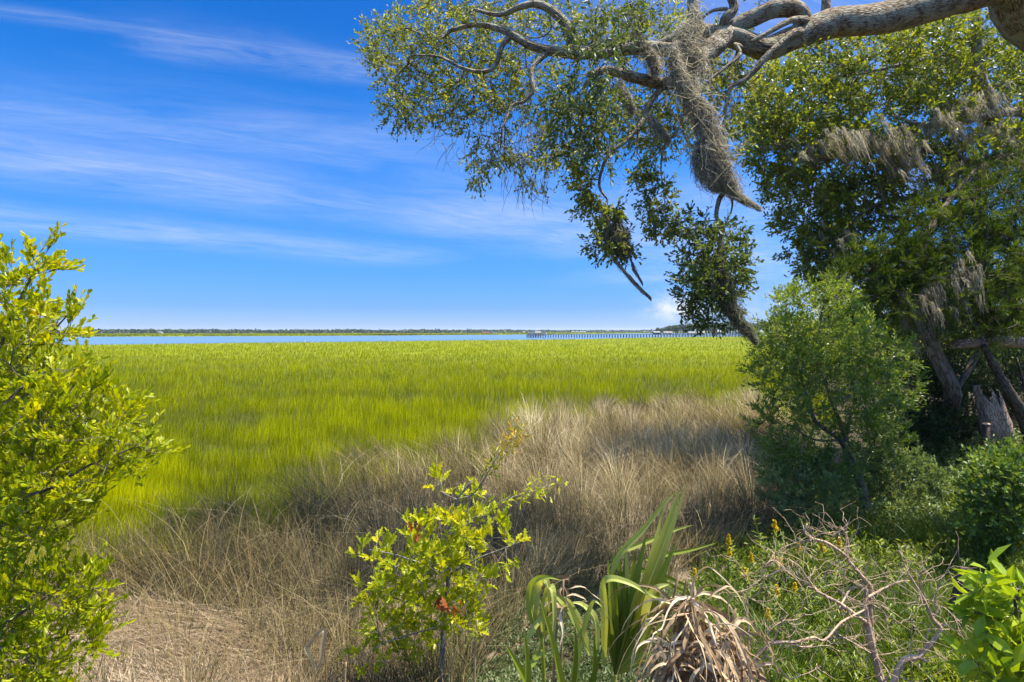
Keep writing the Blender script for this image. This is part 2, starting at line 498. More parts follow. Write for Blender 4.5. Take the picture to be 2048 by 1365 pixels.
def leaf_mat(name, stops, trans=0.35, rough=0.45, spec=0.35, tcol=(1.25, 1.15, 0.5), tstops=None, sward=0.0):
    m, k = new_mat(name)
    c = k.ramp(attr(k, 'v'), stops)
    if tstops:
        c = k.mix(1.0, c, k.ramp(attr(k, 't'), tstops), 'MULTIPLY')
    nr = None
    if sward:                                  # shading normals tilted upwards to brighten upright blades
        geo = k.n('ShaderNodeNewGeometry')
        va = k.n('ShaderNodeVectorMath', operation='SCALE'); k.put(va.inputs[0], geo.outputs['Normal']); va.inputs['Scale'].default_value = 1 - sward
        vb = k.n('ShaderNodeVectorMath', operation='ADD'); k.put(vb.inputs[0], va.outputs[0]); vb.inputs[1].default_value = (0, 0, sward)
        vc = k.n('ShaderNodeVectorMath', operation='NORMALIZE'); k.put(vc.inputs[0], vb.outputs[0]); nr = vc.outputs[0]
    b = princ(k, c, rough, spec, nr)
    tr = k.n('ShaderNodeBsdfTranslucent'); k.put(tr.inputs['Color'], k.mix(1.0, c, tcol, 'MULTIPLY'))
    mx = k.n('ShaderNodeMixShader'); mx.inputs[0].default_value = trans
    m.node_tree.links.new(b, mx.inputs[1]); m.node_tree.links.new(tr.outputs[0], mx.inputs[2])
    return finish(m, k, mx.outputs[0])


def bark_mat(name, dark, light, lichen=None, amt=0.5, sc=14, bump=0.6):
    m, k = new_mat(name)
    tc = attr(k, 'tc', True)
    mp = k.n('ShaderNodeMapping'); k.put(mp.inputs[0], tc); mp.inputs['Scale'].default_value = (1, 1, 0.22)
    n1 = k.noise(mp.outputs[0], sc, 6, 0.65, 0.4)
    vo = k.n('ShaderNodeTexVoronoi', feature='DISTANCE_TO_EDGE'); k.put(vo.inputs['Vector'], mp.outputs[0]); vo.inputs['Scale'].default_value = sc * 1.8
    fis = k.m('MULTIPLY', vo.outputs['Distance'], 5.0, clamp=True)
    f = k.m('ADD', k.m('MULTIPLY', n1, 0.65), k.m('MULTIPLY', fis, 0.35))
    c = k.ramp(f, [(0.25, dark), (0.72, light)])
    if lichen:
        n2 = k.noise(tc, 5.5, 5, 0.7)
        c = k.mix(k.ramp(n2, [(0.5 - 0.06 * amt, 0.0), (0.60 - 0.06 * amt, amt)]), c, lichen)
    bp = k.n('ShaderNodeBump'); bp.inputs['Strength'].default_value = bump; bp.inputs['Distance'].default_value = 0.03
    k.put(bp.inputs['Height'], f)
    return finish(m, k, princ(k, c, 0.9, 0.15, bp.outputs[0]))


def plain_mat(name, a, b=None, sc=6, rough=0.8, spec=0.25, bump=0.0):
    m, k = new_mat(name)
    b = b or tuple(x * 0.7 for x in a)
    tc = k.n('ShaderNodeTexCoord'); n1 = k.noise(tc.outputs['Object'], sc, 6, 0.6)
    c = k.ramp(n1, [(0.3, b), (0.7, a)])
    nr = None
    if bump:
        bp = k.n('ShaderNodeBump'); bp.inputs['Strength'].default_value = bump; bp.inputs['Distance'].default_value = 0.02
        k.put(bp.inputs['Height'], n1); nr = bp.outputs[0]
    return finish(m, k, princ(k, c, rough, spec, nr))


M = {}
M['oak_leaf'] = leaf_mat('oak_leaf', [(0, (.05, .08, .016)), (.35, (.145, .185, .026)), (.75, (.30, .32, .04)), (1, (.50, .46, .05))], .5, .42, .4)
M['oak_leaf_shaded'] = leaf_mat('oak_leaf_shaded', [(0, (.045, .075, .022)), (.6, (.10, .145, .03)), (1, (.24, .27, .035))], .42)  # darker copy of the oak leaf, shade put into the colour
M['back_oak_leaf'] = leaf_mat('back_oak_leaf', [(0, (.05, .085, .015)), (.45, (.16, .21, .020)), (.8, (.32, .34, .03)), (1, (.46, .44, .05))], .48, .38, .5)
M['cedar_leaf'] = leaf_mat('cedar_leaf', [(0, (.014, .028, .006)), (.45, (.05, .095, .008)), (.8, (.15, .22, .012)), (1, (.27, .33, .015))], .32, .6, .2)
M['myrtle_leaf'] = leaf_mat('myrtle_leaf', [(0, (.06, .11, .022)), (.5, (.145, .225, .028)), (1, (.36, .43, .04))], .45, .38, .5)
M['low_leaf'] = leaf_mat('low_leaf', [(0, (.08, .13, .04)), (.6, (.19, .26, .08)), (1, (.34, .39, .13))], .38)
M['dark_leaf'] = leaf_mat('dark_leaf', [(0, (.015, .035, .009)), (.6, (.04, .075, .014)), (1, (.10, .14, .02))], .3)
M['left_leaf'] = leaf_mat('left_leaf', [(0, (.10, .15, .004)), (.35, (.25, .31, .004)), (.75, (.48, .49, .006)), (.97, (.60, .54, .008)), (1, (.6, .38, .01))], .5, .4, .35, (1.3, 1.2, .3))
M['sapling_leaf'] = leaf_mat('sapling_leaf', [(0, (.09, .15, .010)), (.35, (.30, .36, .012)), (.85, (.58, .56, .018)), (1, (.62, .46, .02))], .5, .4, .35, (1.3, 1.2, .4))
M['shoot_leaf'] = leaf_mat('shoot_leaf', [(0, (.2, .28, .02)), (.6, (.42, .36, .02)), (1, (.55, .25, .02))], .4)
M['red_leaf'] = leaf_mat('red_leaf', [(0, (.20, .045, .012)), (.5, (.36, .10, .02)), (1, (.45, .22, .05))], .35)
M['vine_leaf'] = leaf_mat('vine_leaf', [(0, (.14, .23, .012)), (.5, (.28, .38, .018)), (1, (.44, .50, .03))], .42, .4, .35, (1.3, 1.2, .4))
M['round_leaf'] = leaf_mat('round_leaf', [(0, (.06, .11, .02)), (.6, (.13, .21, .03)), (1, (.26, .34, .05))], .4, .4)
M['weed_leaf'] = leaf_mat('weed_leaf', [(0, (.06, .10, .014)), (.5, (.17, .235, .022)), (1, (.42, .44, .04))], .42)
M['cover_leaf'] = leaf_mat('cover_leaf', [(0, (.09, .13, .045)), (.6, (.17, .21, .08)), (1, (.30, .33, .15))], .3)
M['flower'] = leaf_mat('flower', [(0, (.6, .40, .01)), (1, (.75, .55, .02))], .3)
M['palm'] = leaf_mat('palm', [(0, (.08, .12, .008)), (.5, (.28, .33, .035)), (1, (.58, .58, .17))], .4, .42, .4)
M['straw'] = leaf_mat('straw', [(0, (.14, .08, .04)), (.5, (.44, .305, .165)), (1, (.72, .58, .39))], .2, .7, .2, (1, .95, .8))
M['moss'] = leaf_mat('moss', [(0, (.13, .11, .075)), (.5, (.40, .35, .25)), (1, (.68, .61, .47))], .45, .9, .1, (1, 1, .9))
M['moss_green'] = leaf_mat('moss_green', [(0, (.09, .09, .05)), (.5, (.22, .205, .12)), (1, (.36, .34, .22))], .4, .9, .1, (1, 1, .9))
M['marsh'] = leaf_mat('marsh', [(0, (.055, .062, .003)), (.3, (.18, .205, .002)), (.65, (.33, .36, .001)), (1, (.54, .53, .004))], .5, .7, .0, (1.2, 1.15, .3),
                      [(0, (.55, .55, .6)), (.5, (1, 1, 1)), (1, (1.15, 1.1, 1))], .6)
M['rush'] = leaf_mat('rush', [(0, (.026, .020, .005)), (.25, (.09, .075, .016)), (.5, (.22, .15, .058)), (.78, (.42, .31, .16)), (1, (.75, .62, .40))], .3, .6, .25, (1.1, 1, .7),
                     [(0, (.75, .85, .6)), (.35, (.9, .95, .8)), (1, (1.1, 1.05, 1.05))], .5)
M['rush_live'] = M['rush']
M['mat'] = leaf_mat('mat', [(0, (.07, .045, .02)), (.5, (.25, .17, .095)), (1, (.60, .46, .30))], .15, .7, .2, (1, 1, .8), None, .5)
M['green_grass'] = leaf_mat('green_grass', [(0, (.03, .06, .008)), (.6, (.085, .135, .012)), (1, (.22, .28, .025))], .35)
M['bark'] = bark_mat('bark', (.028, .018, .010), (.36, .265, .165), (.44, .41, .28), .6, 22, 1.0)
M['bark_dark'] = bark_mat('bark_dark', (.025, .019, .013), (.12, .09, .062), (.2, .19, .14), .35)
M['cedar_bark'] = bark_mat('cedar_bark', (.07, .048, .032), (.30, .225, .165), None, 0, 10)
M['bush_bark'] = bark_mat('bush_bark', (.045, .035, .024), (.19, .155, .11), (.26, .25, .19), .45, 30)
M['grey_bark'] = bark_mat('grey_bark', (.12, .11, .09), (.28, .26, .22), None, 0, 40)
M['dead_wood'] = bark_mat('dead_wood', (.24, .155, .09), (.54, .385, .245), (.62, .50, .37), .3, 45, .3)
M['snag'] = bark_mat('snag', (.14, .09, .06), (.48, .345, .25), None, 0, 16, .8)
M['burnt'] = bark_mat('burnt', (.018, .014, .011), (.085, .066, .05), None, 0, 16, .8)
M['post_wood'] = bark_mat('post_wood', (.03, .022, .016), (.11, .085, .065), None, 0, 30, .5)
M['dock_wood'] = plain_mat('dock_wood', (.11, .095, .085), (.06, .05, .045), 3)
M['dock_deck'] = plain_mat('dock_deck', (.26, .24, .23), (.17, .155, .15), 3)
M['roof_pale'] = plain_mat('roof_pale', (.30, .29, .28), (.22, .21, .21), 2)
M['roof_brown'] = plain_mat('roof_brown', (.34, .27, .22), (.24, .19, .15), 2)
M['wall_pale'] = plain_mat('wall_pale', (.60, .57, .52), (.48, .45, .41), 2)
M['wall_red'] = plain_mat('wall_red', (.22, .075, .05), (.16, .055, .04), 2)
M['dark_glass'] = plain_mat('dark_glass', (.03, .035, .04), (.02, .024, .03), 2, .2, .5)
M['white'] = plain_mat('white', (.66, .66, .64), (.5, .5, .49), 2, .4)
M['beak'] = plain_mat('beak', (.55, .36, .05))
M['black'] = plain_mat('black', (.03, .03, .03))
M['wood_far'] = leaf_mat('wood_far', [(0, (.018, .032, .014)), (.6, (.036, .056, .022)), (1, (.06, .085, .028))], .2)
M['headland_leaf'] = leaf_mat('headland_leaf', [(0, (.025, .045, .014)), (.6, (.055, .085, .02)), (1, (.12, .14, .025))], .25)


def ground_material():
    m, k = new_mat('ground')
    geo = k.n('ShaderNodeNewGeometry'); pos = geo.outputs['Position']
    z = attr(k, 'v'); w = attr(k, 't')                     # v: straw mat, t: bank
    n1 = k.noise(pos, 7.0, 8, 0.7); n2 = k.noise(pos, 0.12, 5, 0.6)
    mud = k.ramp(n1, [(0.3, (.03, .033, .006)), (0.7, (.09, .095, .012))])
    far = k.ramp(n2, [(0.3, (.12, .14, .004)), (0.7, (.21, .225, .004))])
    sp = k.n('ShaderNodeSeparateXYZ'); k.put(sp.inputs[0], pos)
    fy = k.m('MULTIPLY', k.m('SUBTRACT', sp.outputs[1], 30), 0.02, clamp=True)   # closed sward beyond the first tens of metres
    c = k.mix(fy, mud, far)
    straw = k.ramp(n1, [(0.28, (.11, .08, .05)), (0.5, (.25, .185, .12)), (0.72, (.42, .33, .22))])
    c = k.mix(z, c, straw)
    earth = k.ramp(n1, [(0.3, (.03, .024, .014)), (0.6, (.085, .065, .035)), (0.75, (.15, .12, .07))])
    c = k.mix(w, c, earth)
    bp = k.n('ShaderNodeBump'); bp.inputs['Strength'].default_value = 0.7; bp.inputs['Distance'].default_value = 0.04
    k.put(bp.inputs['Height'], n1)
    return finish(m, k, princ(k, c, 0.95, 0.1, bp.outputs[0]))


M['ground'] = ground_material()


def water_material():
    m, k = new_mat('water')
    geo = k.n('ShaderNodeNewGeometry')
    mp = k.n('ShaderNodeMapping'); k.put(mp.inputs[0], geo.outputs['Position']); mp.inputs['Scale'].default_value = (0.35, 1.0, 1)
    n1 = k.noise(mp.outputs[0], 0.55, 4, 0.6); n2 = k.noise(geo.outputs['Position'], 0.02, 3, 0.5)
    h = k.m('ADD', n1, k.m('MULTIPLY', n2, 1.5))
    bp = k.n('ShaderNodeBump'); bp.inputs['Strength'].default_value = 0.10; bp.inputs['Distance'].default_value = 0.35
    k.put(bp.inputs['Height'], h)
    b = k.n('ShaderNodeBsdfPrincipled'); b.inputs['Base Color'].default_value = (.10, .17, .235, 1)
    b.inputs['Roughness'].default_value = 0.22; b.inputs['IOR'].default_value = 1.33
    k.put(b.inputs['Normal'], bp.outputs[0])
    return finish(m, k, b.outputs[0])


M['water'] = water_material()


# ------------------------------------------------------------------ object bookkeeping
def tag(o, label=None, cat=None, group=None, kind=None):
    if label: o['label'] = label
    if cat: o['category'] = cat
    if group: o['group'] = group
    if kind: o['kind'] = kind
    return o


def thing(name, label, cat, loc, group=None):
    o = bpy.data.objects.new(name, None); COL.objects.link(o); o.location = tuple(loc); o.empty_display_size = 0.2
    return tag(o, label, cat, group)


def dup(root, loc, rz=0.0, sc=1.0):
    r = root.copy(); COL.objects.link(r); r.location = tuple(loc); r.rotation_euler = (0, 0, rz)
    r.scale = (sc, sc, sc) if not hasattr(sc, '__len__') else sc
    for ch in list(root.children):
        c = ch.copy(); COL.objects.link(c); c.parent = r
    return r


# ------------------------------------------------------------------ the setting: ground, water, far marsh
E_PX = np.array([-1500, 130, 400, 700, 1000, 1180, 1290, 1500, 1700, 4000])
E_NEAR = np.array([112, 123, 141, 164, 197, 219, 262, 330, 380, 420.0])
E_FAR = np.array([300, 318, 345, 385, 470, 600, 720, 900, 1000, 1100.0])
RUSH = [(-700, 1340), (-100, 1225), (150, 1170), (350, 1128), (560, 1075), (640, 1020), (720, 985), (880, 950), (980, 935), (1030, 900), (1110, 868),
        (1300, 845), (1520, 848), (1590, 870), (1610, 1000), (1560, 1080), (1400, 1140), (1150, 1200), (960, 1330), (920, 1700), (-700, 1700)]
MATP = [(-500, 1400), (40, 1262), (230, 1215), (360, 1210), (470, 1250), (560, 1330), (640, 1420), (600, 1600), (-500, 1600)]


def to_px(x, y, z):
    y = np.maximum(y, 0.3)
    return 1024 + F * x / y, 662 + (CZ - z) * F / y


def make_ground():
    S = np.concatenate([np.linspace(-2.2, -0.9, 14), np.linspace(-0.88, 1.05, 150), np.linspace(1.1, 2.2, 14)])
    rows = []
    a = np.concatenate([np.linspace(-8, 2.4, 14), 2.6 * (24 / 2.6) ** (np.arange(110) / 109.0)])
    for y in a: rows.append(('y', y))
    for q in np.linspace(0, 1, 26)[1:]: rows.append(('n', q))
    for q in (0.01, .04, .1, .3, .5, .7, .9, .96, .99, 1.0): rows.append(('r', q))
    for q in np.linspace(0, 1, 18)[1:]: rows.append(('f', q))
    V = []; 
    px = 1024 + F * S * 1.06
    yn = np.interp(px, E_PX, E_NEAR); yf = np.interp(px, E_PX, E_FAR)
    wob = 5 * (fbm(S * 30, S * 0 + 2, 3) - .5)
    yn = yn + wob; yf = yf + 3 * wob
    for typ, q in rows:
        if typ == 'y': y = np.full_like(S, q)
        elif typ == 'n': y = 24 * (yn / 24) ** q
        elif typ == 'r': y = yn + (yf - yn) * q
        else: y = yf * (9000 / yf) ** q
        x = S * (np.maximum(y, -4) + 12)
        z = ground_z(x, y)
        if typ == 'r' and 0 < q < 1: z = z - 1.2 * min(1, q / .04, (1 - q) / .04)
        V.append(np.stack([x, y, z], 1))
    V = np.array(V); nr, nc = V.shape[:2]
    i = (np.arange(nr - 1)[:, None] * nc + np.arange(nc - 1)[None]).ravel()
    f = np.stack([i, i + 1, i + nc + 1, i + nc], 1)
    V = V.reshape(-1, 3)
    qx, qy = to_px(V[:, 0], V[:, 1], 0)
    straw = (in_poly(qx, qy - 14, RUSH) & (V[:, 1] > 0.5)).astype(float)
    bank = sstep((V[:, 0] - 0.45 * V[:, 1] - 0.5) / 1.5) * (V[:, 1] < 45)
    bank = np.maximum(bank, ((V[:, 1] < 7) & (qx > 930)).astype(float) * (1 - straw))
    mb = MB(); mb.add(V, [f], straw, bank)
    o = mb.build('ground', M['ground'], smooth=True); tag(o, kind='structure')
    # the river: a sheet under the banks' edge
    mb = MB(); ys = np.linspace(0, 1, 8)
    W = np.array([np.stack([S * (yn - 4 + (yf - yn + 8) * q + 12), yn - 4 + (yf - yn + 8) * q, np.full_like(S, -0.16)], 1) for q in ys])
    i = (np.arange(len(ys) - 1)[:, None] * nc + np.arange(nc - 1)[None]).ravel()
    mb.add(W.reshape(-1, 3), [np.stack([i, i + 1, i + nc + 1, i + nc], 1)])
    o = mb.build('water', M['water'], smooth=True); tag(o, kind='structure')
    return S, yn, yf


GS, GYN, GYF = make_ground()


def marsh_grass():
    mb = MB(); n = 430000
    px = -260 + 2100 * rng.random(n)
    # even spread over the seen marsh, a little denser near
    py = 668 + 560 * rng.random(n) ** 1.7
    d = CZ * F / (py - 662); x = (px - 1024) / F * d
    ok = (d < np.interp(px, E_PX, E_NEAR) + 2) & ~in_poly(px, py - 16, RUSH) & ((x - 0.45 * d - 2.2) < 0.3) & (d > 5.5)
    ok &= ~((px > 880) & (py > 1100)) & ~((px > 1500) & (py > 860))
    px, py, d, x = px[ok], py[ok], d[ok], x[ok]; n = len(x)
    z = ground_z(x, d)
    patch = fbm(x * 0.22 + 9, d * 0.35 + 3, 4); big = fbm(x * 0.045 + 2, d * 0.07, 4)
    fine = fbm(x * 1.1, d * 2.0, 3)
    q = np.clip(0.60 + 1.3 * (patch - .5) + .9 * (big - .5) + 2.1 * (fine - .5), 0, 1)
    thin = rng.random(n) < np.clip(0.35 + 1.6 * q, 0.25, 1) 
    x, d, z, q, fine = x[thin], d[thin], z[thin], q[thin], fine[thin]; n = len(x)
    v = np.clip(q * .62 + .1 + .16 * np.clip((22 - d) / 12, 0, 1) + .40 * (rng.random(n) - .35), 0, 1)
    h = np.where(d > 40, 0.40 + .12 * rng.random(n), 0.36 + 0.30 * rng.random(n)) * (0.65 + 0.6 * q)
    wind = np.stack([0.06 + 0 * h, 0.02 + 0 * h], 1)
    lean = wind + rng.normal(size=(n, 2)) * 0.15
    w = np.maximum(0.007, d * 0.00045) * (0.7 + .6 * rng.random(n))
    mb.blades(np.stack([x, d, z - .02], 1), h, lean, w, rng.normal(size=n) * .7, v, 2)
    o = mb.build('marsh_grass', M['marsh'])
    tag(o, 'bright yellow green marsh grass spreading to the river', 'grass', kind='stuff')
    # the marsh across the river
    mb = MB(); n = 16000
    s = -1.0 + 1.75 * rng.random(n); pxs = 1024 + F * s * 1.03
    yf = np.interp(pxs, 1024 + F * GS * 1.0, GYF); y = yf + 1 + 260 * rng.random(n) ** 2.2; x = s * (y + 12)
    big = fbm(x * 0.02, y * 0.05, 3)
    v = np.clip(.35 + 1.2 * (big - .5) + .3 * rng.random(n), 0, 1)
    mb.blades(np.stack([x, y, 0 * x - .05], 1), .7 + .3 * rng.random(n), rng.normal(size=(n, 2)) * .2, y * .0025, rng.normal(size=n) * .4, v, 2)
    o = mb.build('far_marsh_grass', M['marsh'])
    tag(o, 'strip of yellow green marsh grass across the river', 'grass', kind='stuff')


marsh_grass()


def rush_bed():
    mb = MB()
    # tussocks set over the bed, each a leaning fountain of stalks
    N = 60000
    px = -450 + 2100 * rng.random(N); py = 815 + 720 * rng.random(N) ** 1.5
    ok = in_poly(px, py, RUSH) | (in_poly(px, py + 34, RUSH) & (fbm(px * .03, py * .06, 3) > .56)); px, py = px[ok], py[ok]
    x, d, z = px_ground(px, py); keep = d > 3.0
    x, d, px, py = x[keep], d[keep], px[keep], py[keep]
    inm = in_poly(px, py, MATP)
    cell = {}; sel = []
    for q in range(len(x)):
        sp = (.34 + .018 * d[q]) * (1.5 if inm[q] else 1.0)
        ky = (int(x[q] // .4), int(d[q] // .4)); hit = False
        for a_ in (-2, -1, 0, 1, 2):
            for b_ in (-2, -1, 0, 1, 2):
                for r_ in cell.get((ky[0] + a_, ky[1] + b_), ()):
                    if (x[r_] - x[q]) ** 2 + (d[r_] - d[q]) ** 2 < sp * sp: hit = True
        if not hit: cell.setdefault(ky, []).append(q); sel.append(q)
    x, d, inm = x[sel], d[sel], inm[sel]; n = len(x); per = 150
    flow = 6.28 * (fbm(x * .14 + 3, d * .14 + 8, 2) * 1.5 - .2)
    ang = flow + .9 * rng.normal(size=n); amt = np.clip(-.05 + 1.35 * fbm(x * .28 + 30, d * .28, 2) + .35 * rng.normal(size=n), 0, 1.5)
    hs = (.75 + .5 * fbm(x * .4 + 11, d * .4 + 4, 3)) * (.8 + .45 * rng.random(n)) * np.where(inm, .55, np.where(d < 6.3, .66, 1.0))
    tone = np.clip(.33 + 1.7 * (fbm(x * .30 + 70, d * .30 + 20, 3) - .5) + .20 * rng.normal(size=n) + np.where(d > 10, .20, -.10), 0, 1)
    rad = .13 + .12 * rng.random(n) + .006 * d
    B = lambda a: np.repeat(a, per)
    a = rng.random(n * per) * 6.283; q0 = rng.random(n * per) ** .6; q = q0 * B(rad)
    bx = B(x) + q * np.cos(a); by = B(d) + q * np.sin(a); bz = ground_z(bx, by)
    h = B(hs) * (1.05 - .35 * q0) * (.75 + .45 * rng.random(n * per))
    out = q0 * (.35 + .55 * rng.random(n * per))
    lean = np.stack([np.cos(B(ang)) * B(amt) * .65 + out * np.cos(a), np.sin(B(ang)) * B(amt) * .5 + out * np.sin(a)], 1) + rng.normal(size=(n * per, 2)) * .12
    stray = rng.random(n * per) < .07
    lean[stray] *= 1.7
    w = np.maximum(.0055, B(d) * .00052) * (.7 + .6 * rng.random(n * per))
    v = np.clip(B(tone) * .75 + .85 * (rng.random(n * per) - .5) + .05, 0, 1)
    keep = rng.random(n * per) < np.where(B(inm), .55, 1.0)
    K = 48000
    fx = -450 + 2100 * rng.random(K); fy = 838 + 620 * rng.random(K) ** 1.3; ok = in_poly(fx, fy, RUSH) & ~(in_poly(fx, fy, MATP) & (rng.random(K) < .75)); fx, fy, fz = px_ground(fx[ok], fy[ok])
    k2 = len(fx); fa = 6.28 * (fbm(fx * .14 + 3, fy * .14 + 8, 2) * 1.5 - .2) + .9 * rng.normal(size=k2); fm = .15 + .8 * rng.random(k2)
    keep = np.concatenate([keep, np.ones(k2, bool)]); bx = np.append(bx, fx); by = np.append(by, fy); bz = np.append(bz, fz)
    h = np.append(h, (.35 + .45 * rng.random(k2)) * np.where(fy < 6.3, .7, 1)); lean = np.vstack([lean, np.stack([np.cos(fa) * fm, np.sin(fa) * fm], 1)])
    w = np.append(w, np.maximum(.0055, fy * .00052)); v = np.append(v, np.clip(.02 + .65 * rng.random(k2) ** 1.7, 0, 1))  # low filler coloured dark as shade between the tussocks
    # broken and bent stalks lying across the tops
    K = 8000
    fx = -450 + 2100 * rng.random(K); fy = 838 + 600 * rng.random(K) ** 1.4; ok = in_poly(fx, fy, RUSH); fx, fy, fz = px_ground(fx[ok], fy[ok]); k2 = len(fx)
    fa = 6.28 * rng.random(k2); fm = 1.0 + .8 * rng.random(k2)
    keep = np.concatenate([keep, np.ones(k2, bool)]); bx = np.append(bx, fx); by = np.append(by, fy); bz = np.append(bz, fz + .1 + .55 * rng.random(k2) * np.where(fy < 6.3, .5, 1))
    h = np.append(h, .45 + .45 * rng.random(k2)); lean = np.vstack([lean, np.stack([np.cos(fa) * fm, np.sin(fa) * fm], 1)])
    w = np.append(w, np.maximum(.0038, fy * .0006) * (.6 + .5 * rng.random(k2))); v = np.append(v, np.clip(np.where(fy < 7.5, .30, .45) + .55 * rng.random(k2), 0, 1))
    bx, by, bz, h, lean, w, v = bx[keep], by[keep], bz[keep], h[keep], lean[keep], w[keep], v[keep]; n, per = len(bx), 1
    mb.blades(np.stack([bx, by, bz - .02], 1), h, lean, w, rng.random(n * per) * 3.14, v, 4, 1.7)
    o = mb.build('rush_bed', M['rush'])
    tag(o, 'grey brown dry rushes bent in swirls along the marsh edge', 'rushes', kind='stuff')
    # fallen straw lying in drifts
    mb = MB(); N = 52000
    px = -500 + 1250 * rng.random(N); py = 1100 + 420 * rng.random(N)
    ok = in_poly(px, py, MATP) | (in_poly(px, py, RUSH) & (rng.random(N) < .25)); px, py = px[ok], py[ok]
    x, d, z = px_ground(px, py); keep = d > 2.8; x, d, z = x[keep], d[keep], z[keep]; n = len(x)
    ang = 2.6 + 1.6 * (fbm(x * .5, d * .5, 2) - .5) * 3.0 + .35 * rng.normal(size=n) + np.where(rng.random(n) < .2, 1.3, 0)
    lift = .03 + .16 * rng.random(n) * (fbm(x * .8, d * .8, 2))
    Ls = .4 + .6 * rng.random(n)
    lean = np.stack([np.cos(ang), np.sin(ang)], 1)
    tone = fbm(x * .7 + 4, d * .7, 3)
    v = np.clip(.08 + 1.3 * (tone - .25) + .7 * (rng.random(n) - .4), 0, 1)
    mb.blades(np.stack([x, d, z + lift * .9], 1), Ls, lean, .0045 + .005 * rng.random(n), ang + 1.57, v, 3, 1.0, up=.16 * rng.random(n) * np.sign(rng.random(n) - .3))
    o = mb.build('straw_drift', M['mat'])
    tag(o, 'flattened pale straw lying in drifts before the rushes', 'straw', kind='stuff')


rush_bed()


def undergrowth():
    # long green grass on the bank
    mb = MB()
    GR = [(1560, 930), (1900, 950), (2100, 930), (2120, 1420), (1480, 1420), (1330, 1300), (1400, 1150), (1560, 1080)]
    N = 26000
    px = 1250 + 900 * rng.random(N); py = 920 + 560 * rng.random(N)
    ok = in_poly(px, py, GR); px, py = px[ok], py[ok]
    x, d, z = px_ground(px, py); n = len(x)
    cl = fbm(x * 1.3, d * 1.3, 3)
    keep = rng.random(n) < np.clip(2.6 * (cl - .28), .08, 1); x, d, z, cl = x[keep], d[keep], z[keep], cl[keep]; n = len(x)
    ang = 6.28 * fbm(x * .9 + 5, d * .9, 2) * 2 + rng.normal(size=n)
    am = .25 + .6 * rng.random(n)
    mb.blades(np.stack([x, d, z], 1), .30 + .35 * rng.random(n), np.stack([np.cos(ang) * am, np.sin(ang) * am], 1), .009, rng.random(n) * 3.14,
              np.clip(.9 * cl + .5 * (rng.random(n) - .3), 0, 1), 3, 1.8)
    o = mb.build('bank_grass', M['green_grass']); tag(o, 'long green grass under the shrubs on the bank', 'grass', kind='stuff')
    # low leafy cover
    def cover(name, label, poly, N, hmax, mat, L, W, seed):
        mb = MB(); wd = MB()
        x0, x1 = min(p[0] for p in poly), max(p[0] for p in poly); y0, y1 = min(p[1] for p in poly), max(p[1] for p in poly)
        px = x0 + (x1 - x0) * rng.random(N); py = y0 + (y1 - y0) * rng.random(N)
        ok = in_poly(px, py, poly); x, d, z = px_ground(px[ok], py[ok]); n = len(x)
        cl = fbm(x * 1.1 + seed, d * 1.1, 3); hh = hmax * np.clip(.3 + 1.6 * (cl - .3), .15, 1.2) * (.6 + .4 * rng.random(n))
        dirs = unit(np.stack([rng.normal(size=n) * .3, rng.normal(size=n) * .3, np.ones(n)], 1))
        nl = 11
        f = (np.arange(nl)[None] + rng.random((n, nl))) / nl
        pos = np.repeat(np.stack([x, d, z], 1), nl, 0) + np.repeat(dirs * hh[:, None], nl, 0) * f.reshape(-1, 1)
        k = n * nl
        dd = unit(rand_dirs(k) * np.array([1, 1, .5]) + np.repeat(dirs, nl, 0) * .7)
        mb.leaves(pos, dd, unit(rand_dirs(k) + np.array([0, 0, 1.0])), L * (.6 + .7 * rng.random(k)), W * (.7 + .6 * rng.random(k)), T_SPOON,
                  np.clip(np.repeat(cl, nl) * .8 + .45 * (rng.random(k) - .3), 0, 1))
        mb.rods(np.stack([x, d, z], 1), np.stack([x, d, z], 1) + dirs * hh[:, None], .003, .0015, .2)
        o = mb.build(name, mat); tag(o, label, 'ground cover', kind='stuff')
    cover('ground_cover', 'pale grey green ground cover beside the palm leaves', [(930, 1200), (1150, 1150), (1330, 1180), (1420, 1300), (1480, 1500), (780, 1500), (860, 1310)], 3600, .34, M['cover_leaf'], .055, .016, 3)
    cover('leafy_undergrowth', 'mixed green leafy undergrowth below the bare branches', [(1400, 1110), (1560, 1060), (1760, 1060), (1960, 1040), (2120, 1000), (2120, 1450), (1440, 1450), (1360, 1260)], 4200, .5, M['weed_leaf'], .085, .022, 9)
    cover('shaded_undergrowth', 'dark green leafy undergrowth in the shade of the right trees', [(1640, 960), (1780, 900), (2120, 880), (2120, 1090), (1900, 1090), (1700, 1050)], 2600, .65, M['low_leaf'], .08, .028, 20)


undergrowth()

# ------------------------------------------------------------------ Spanish moss


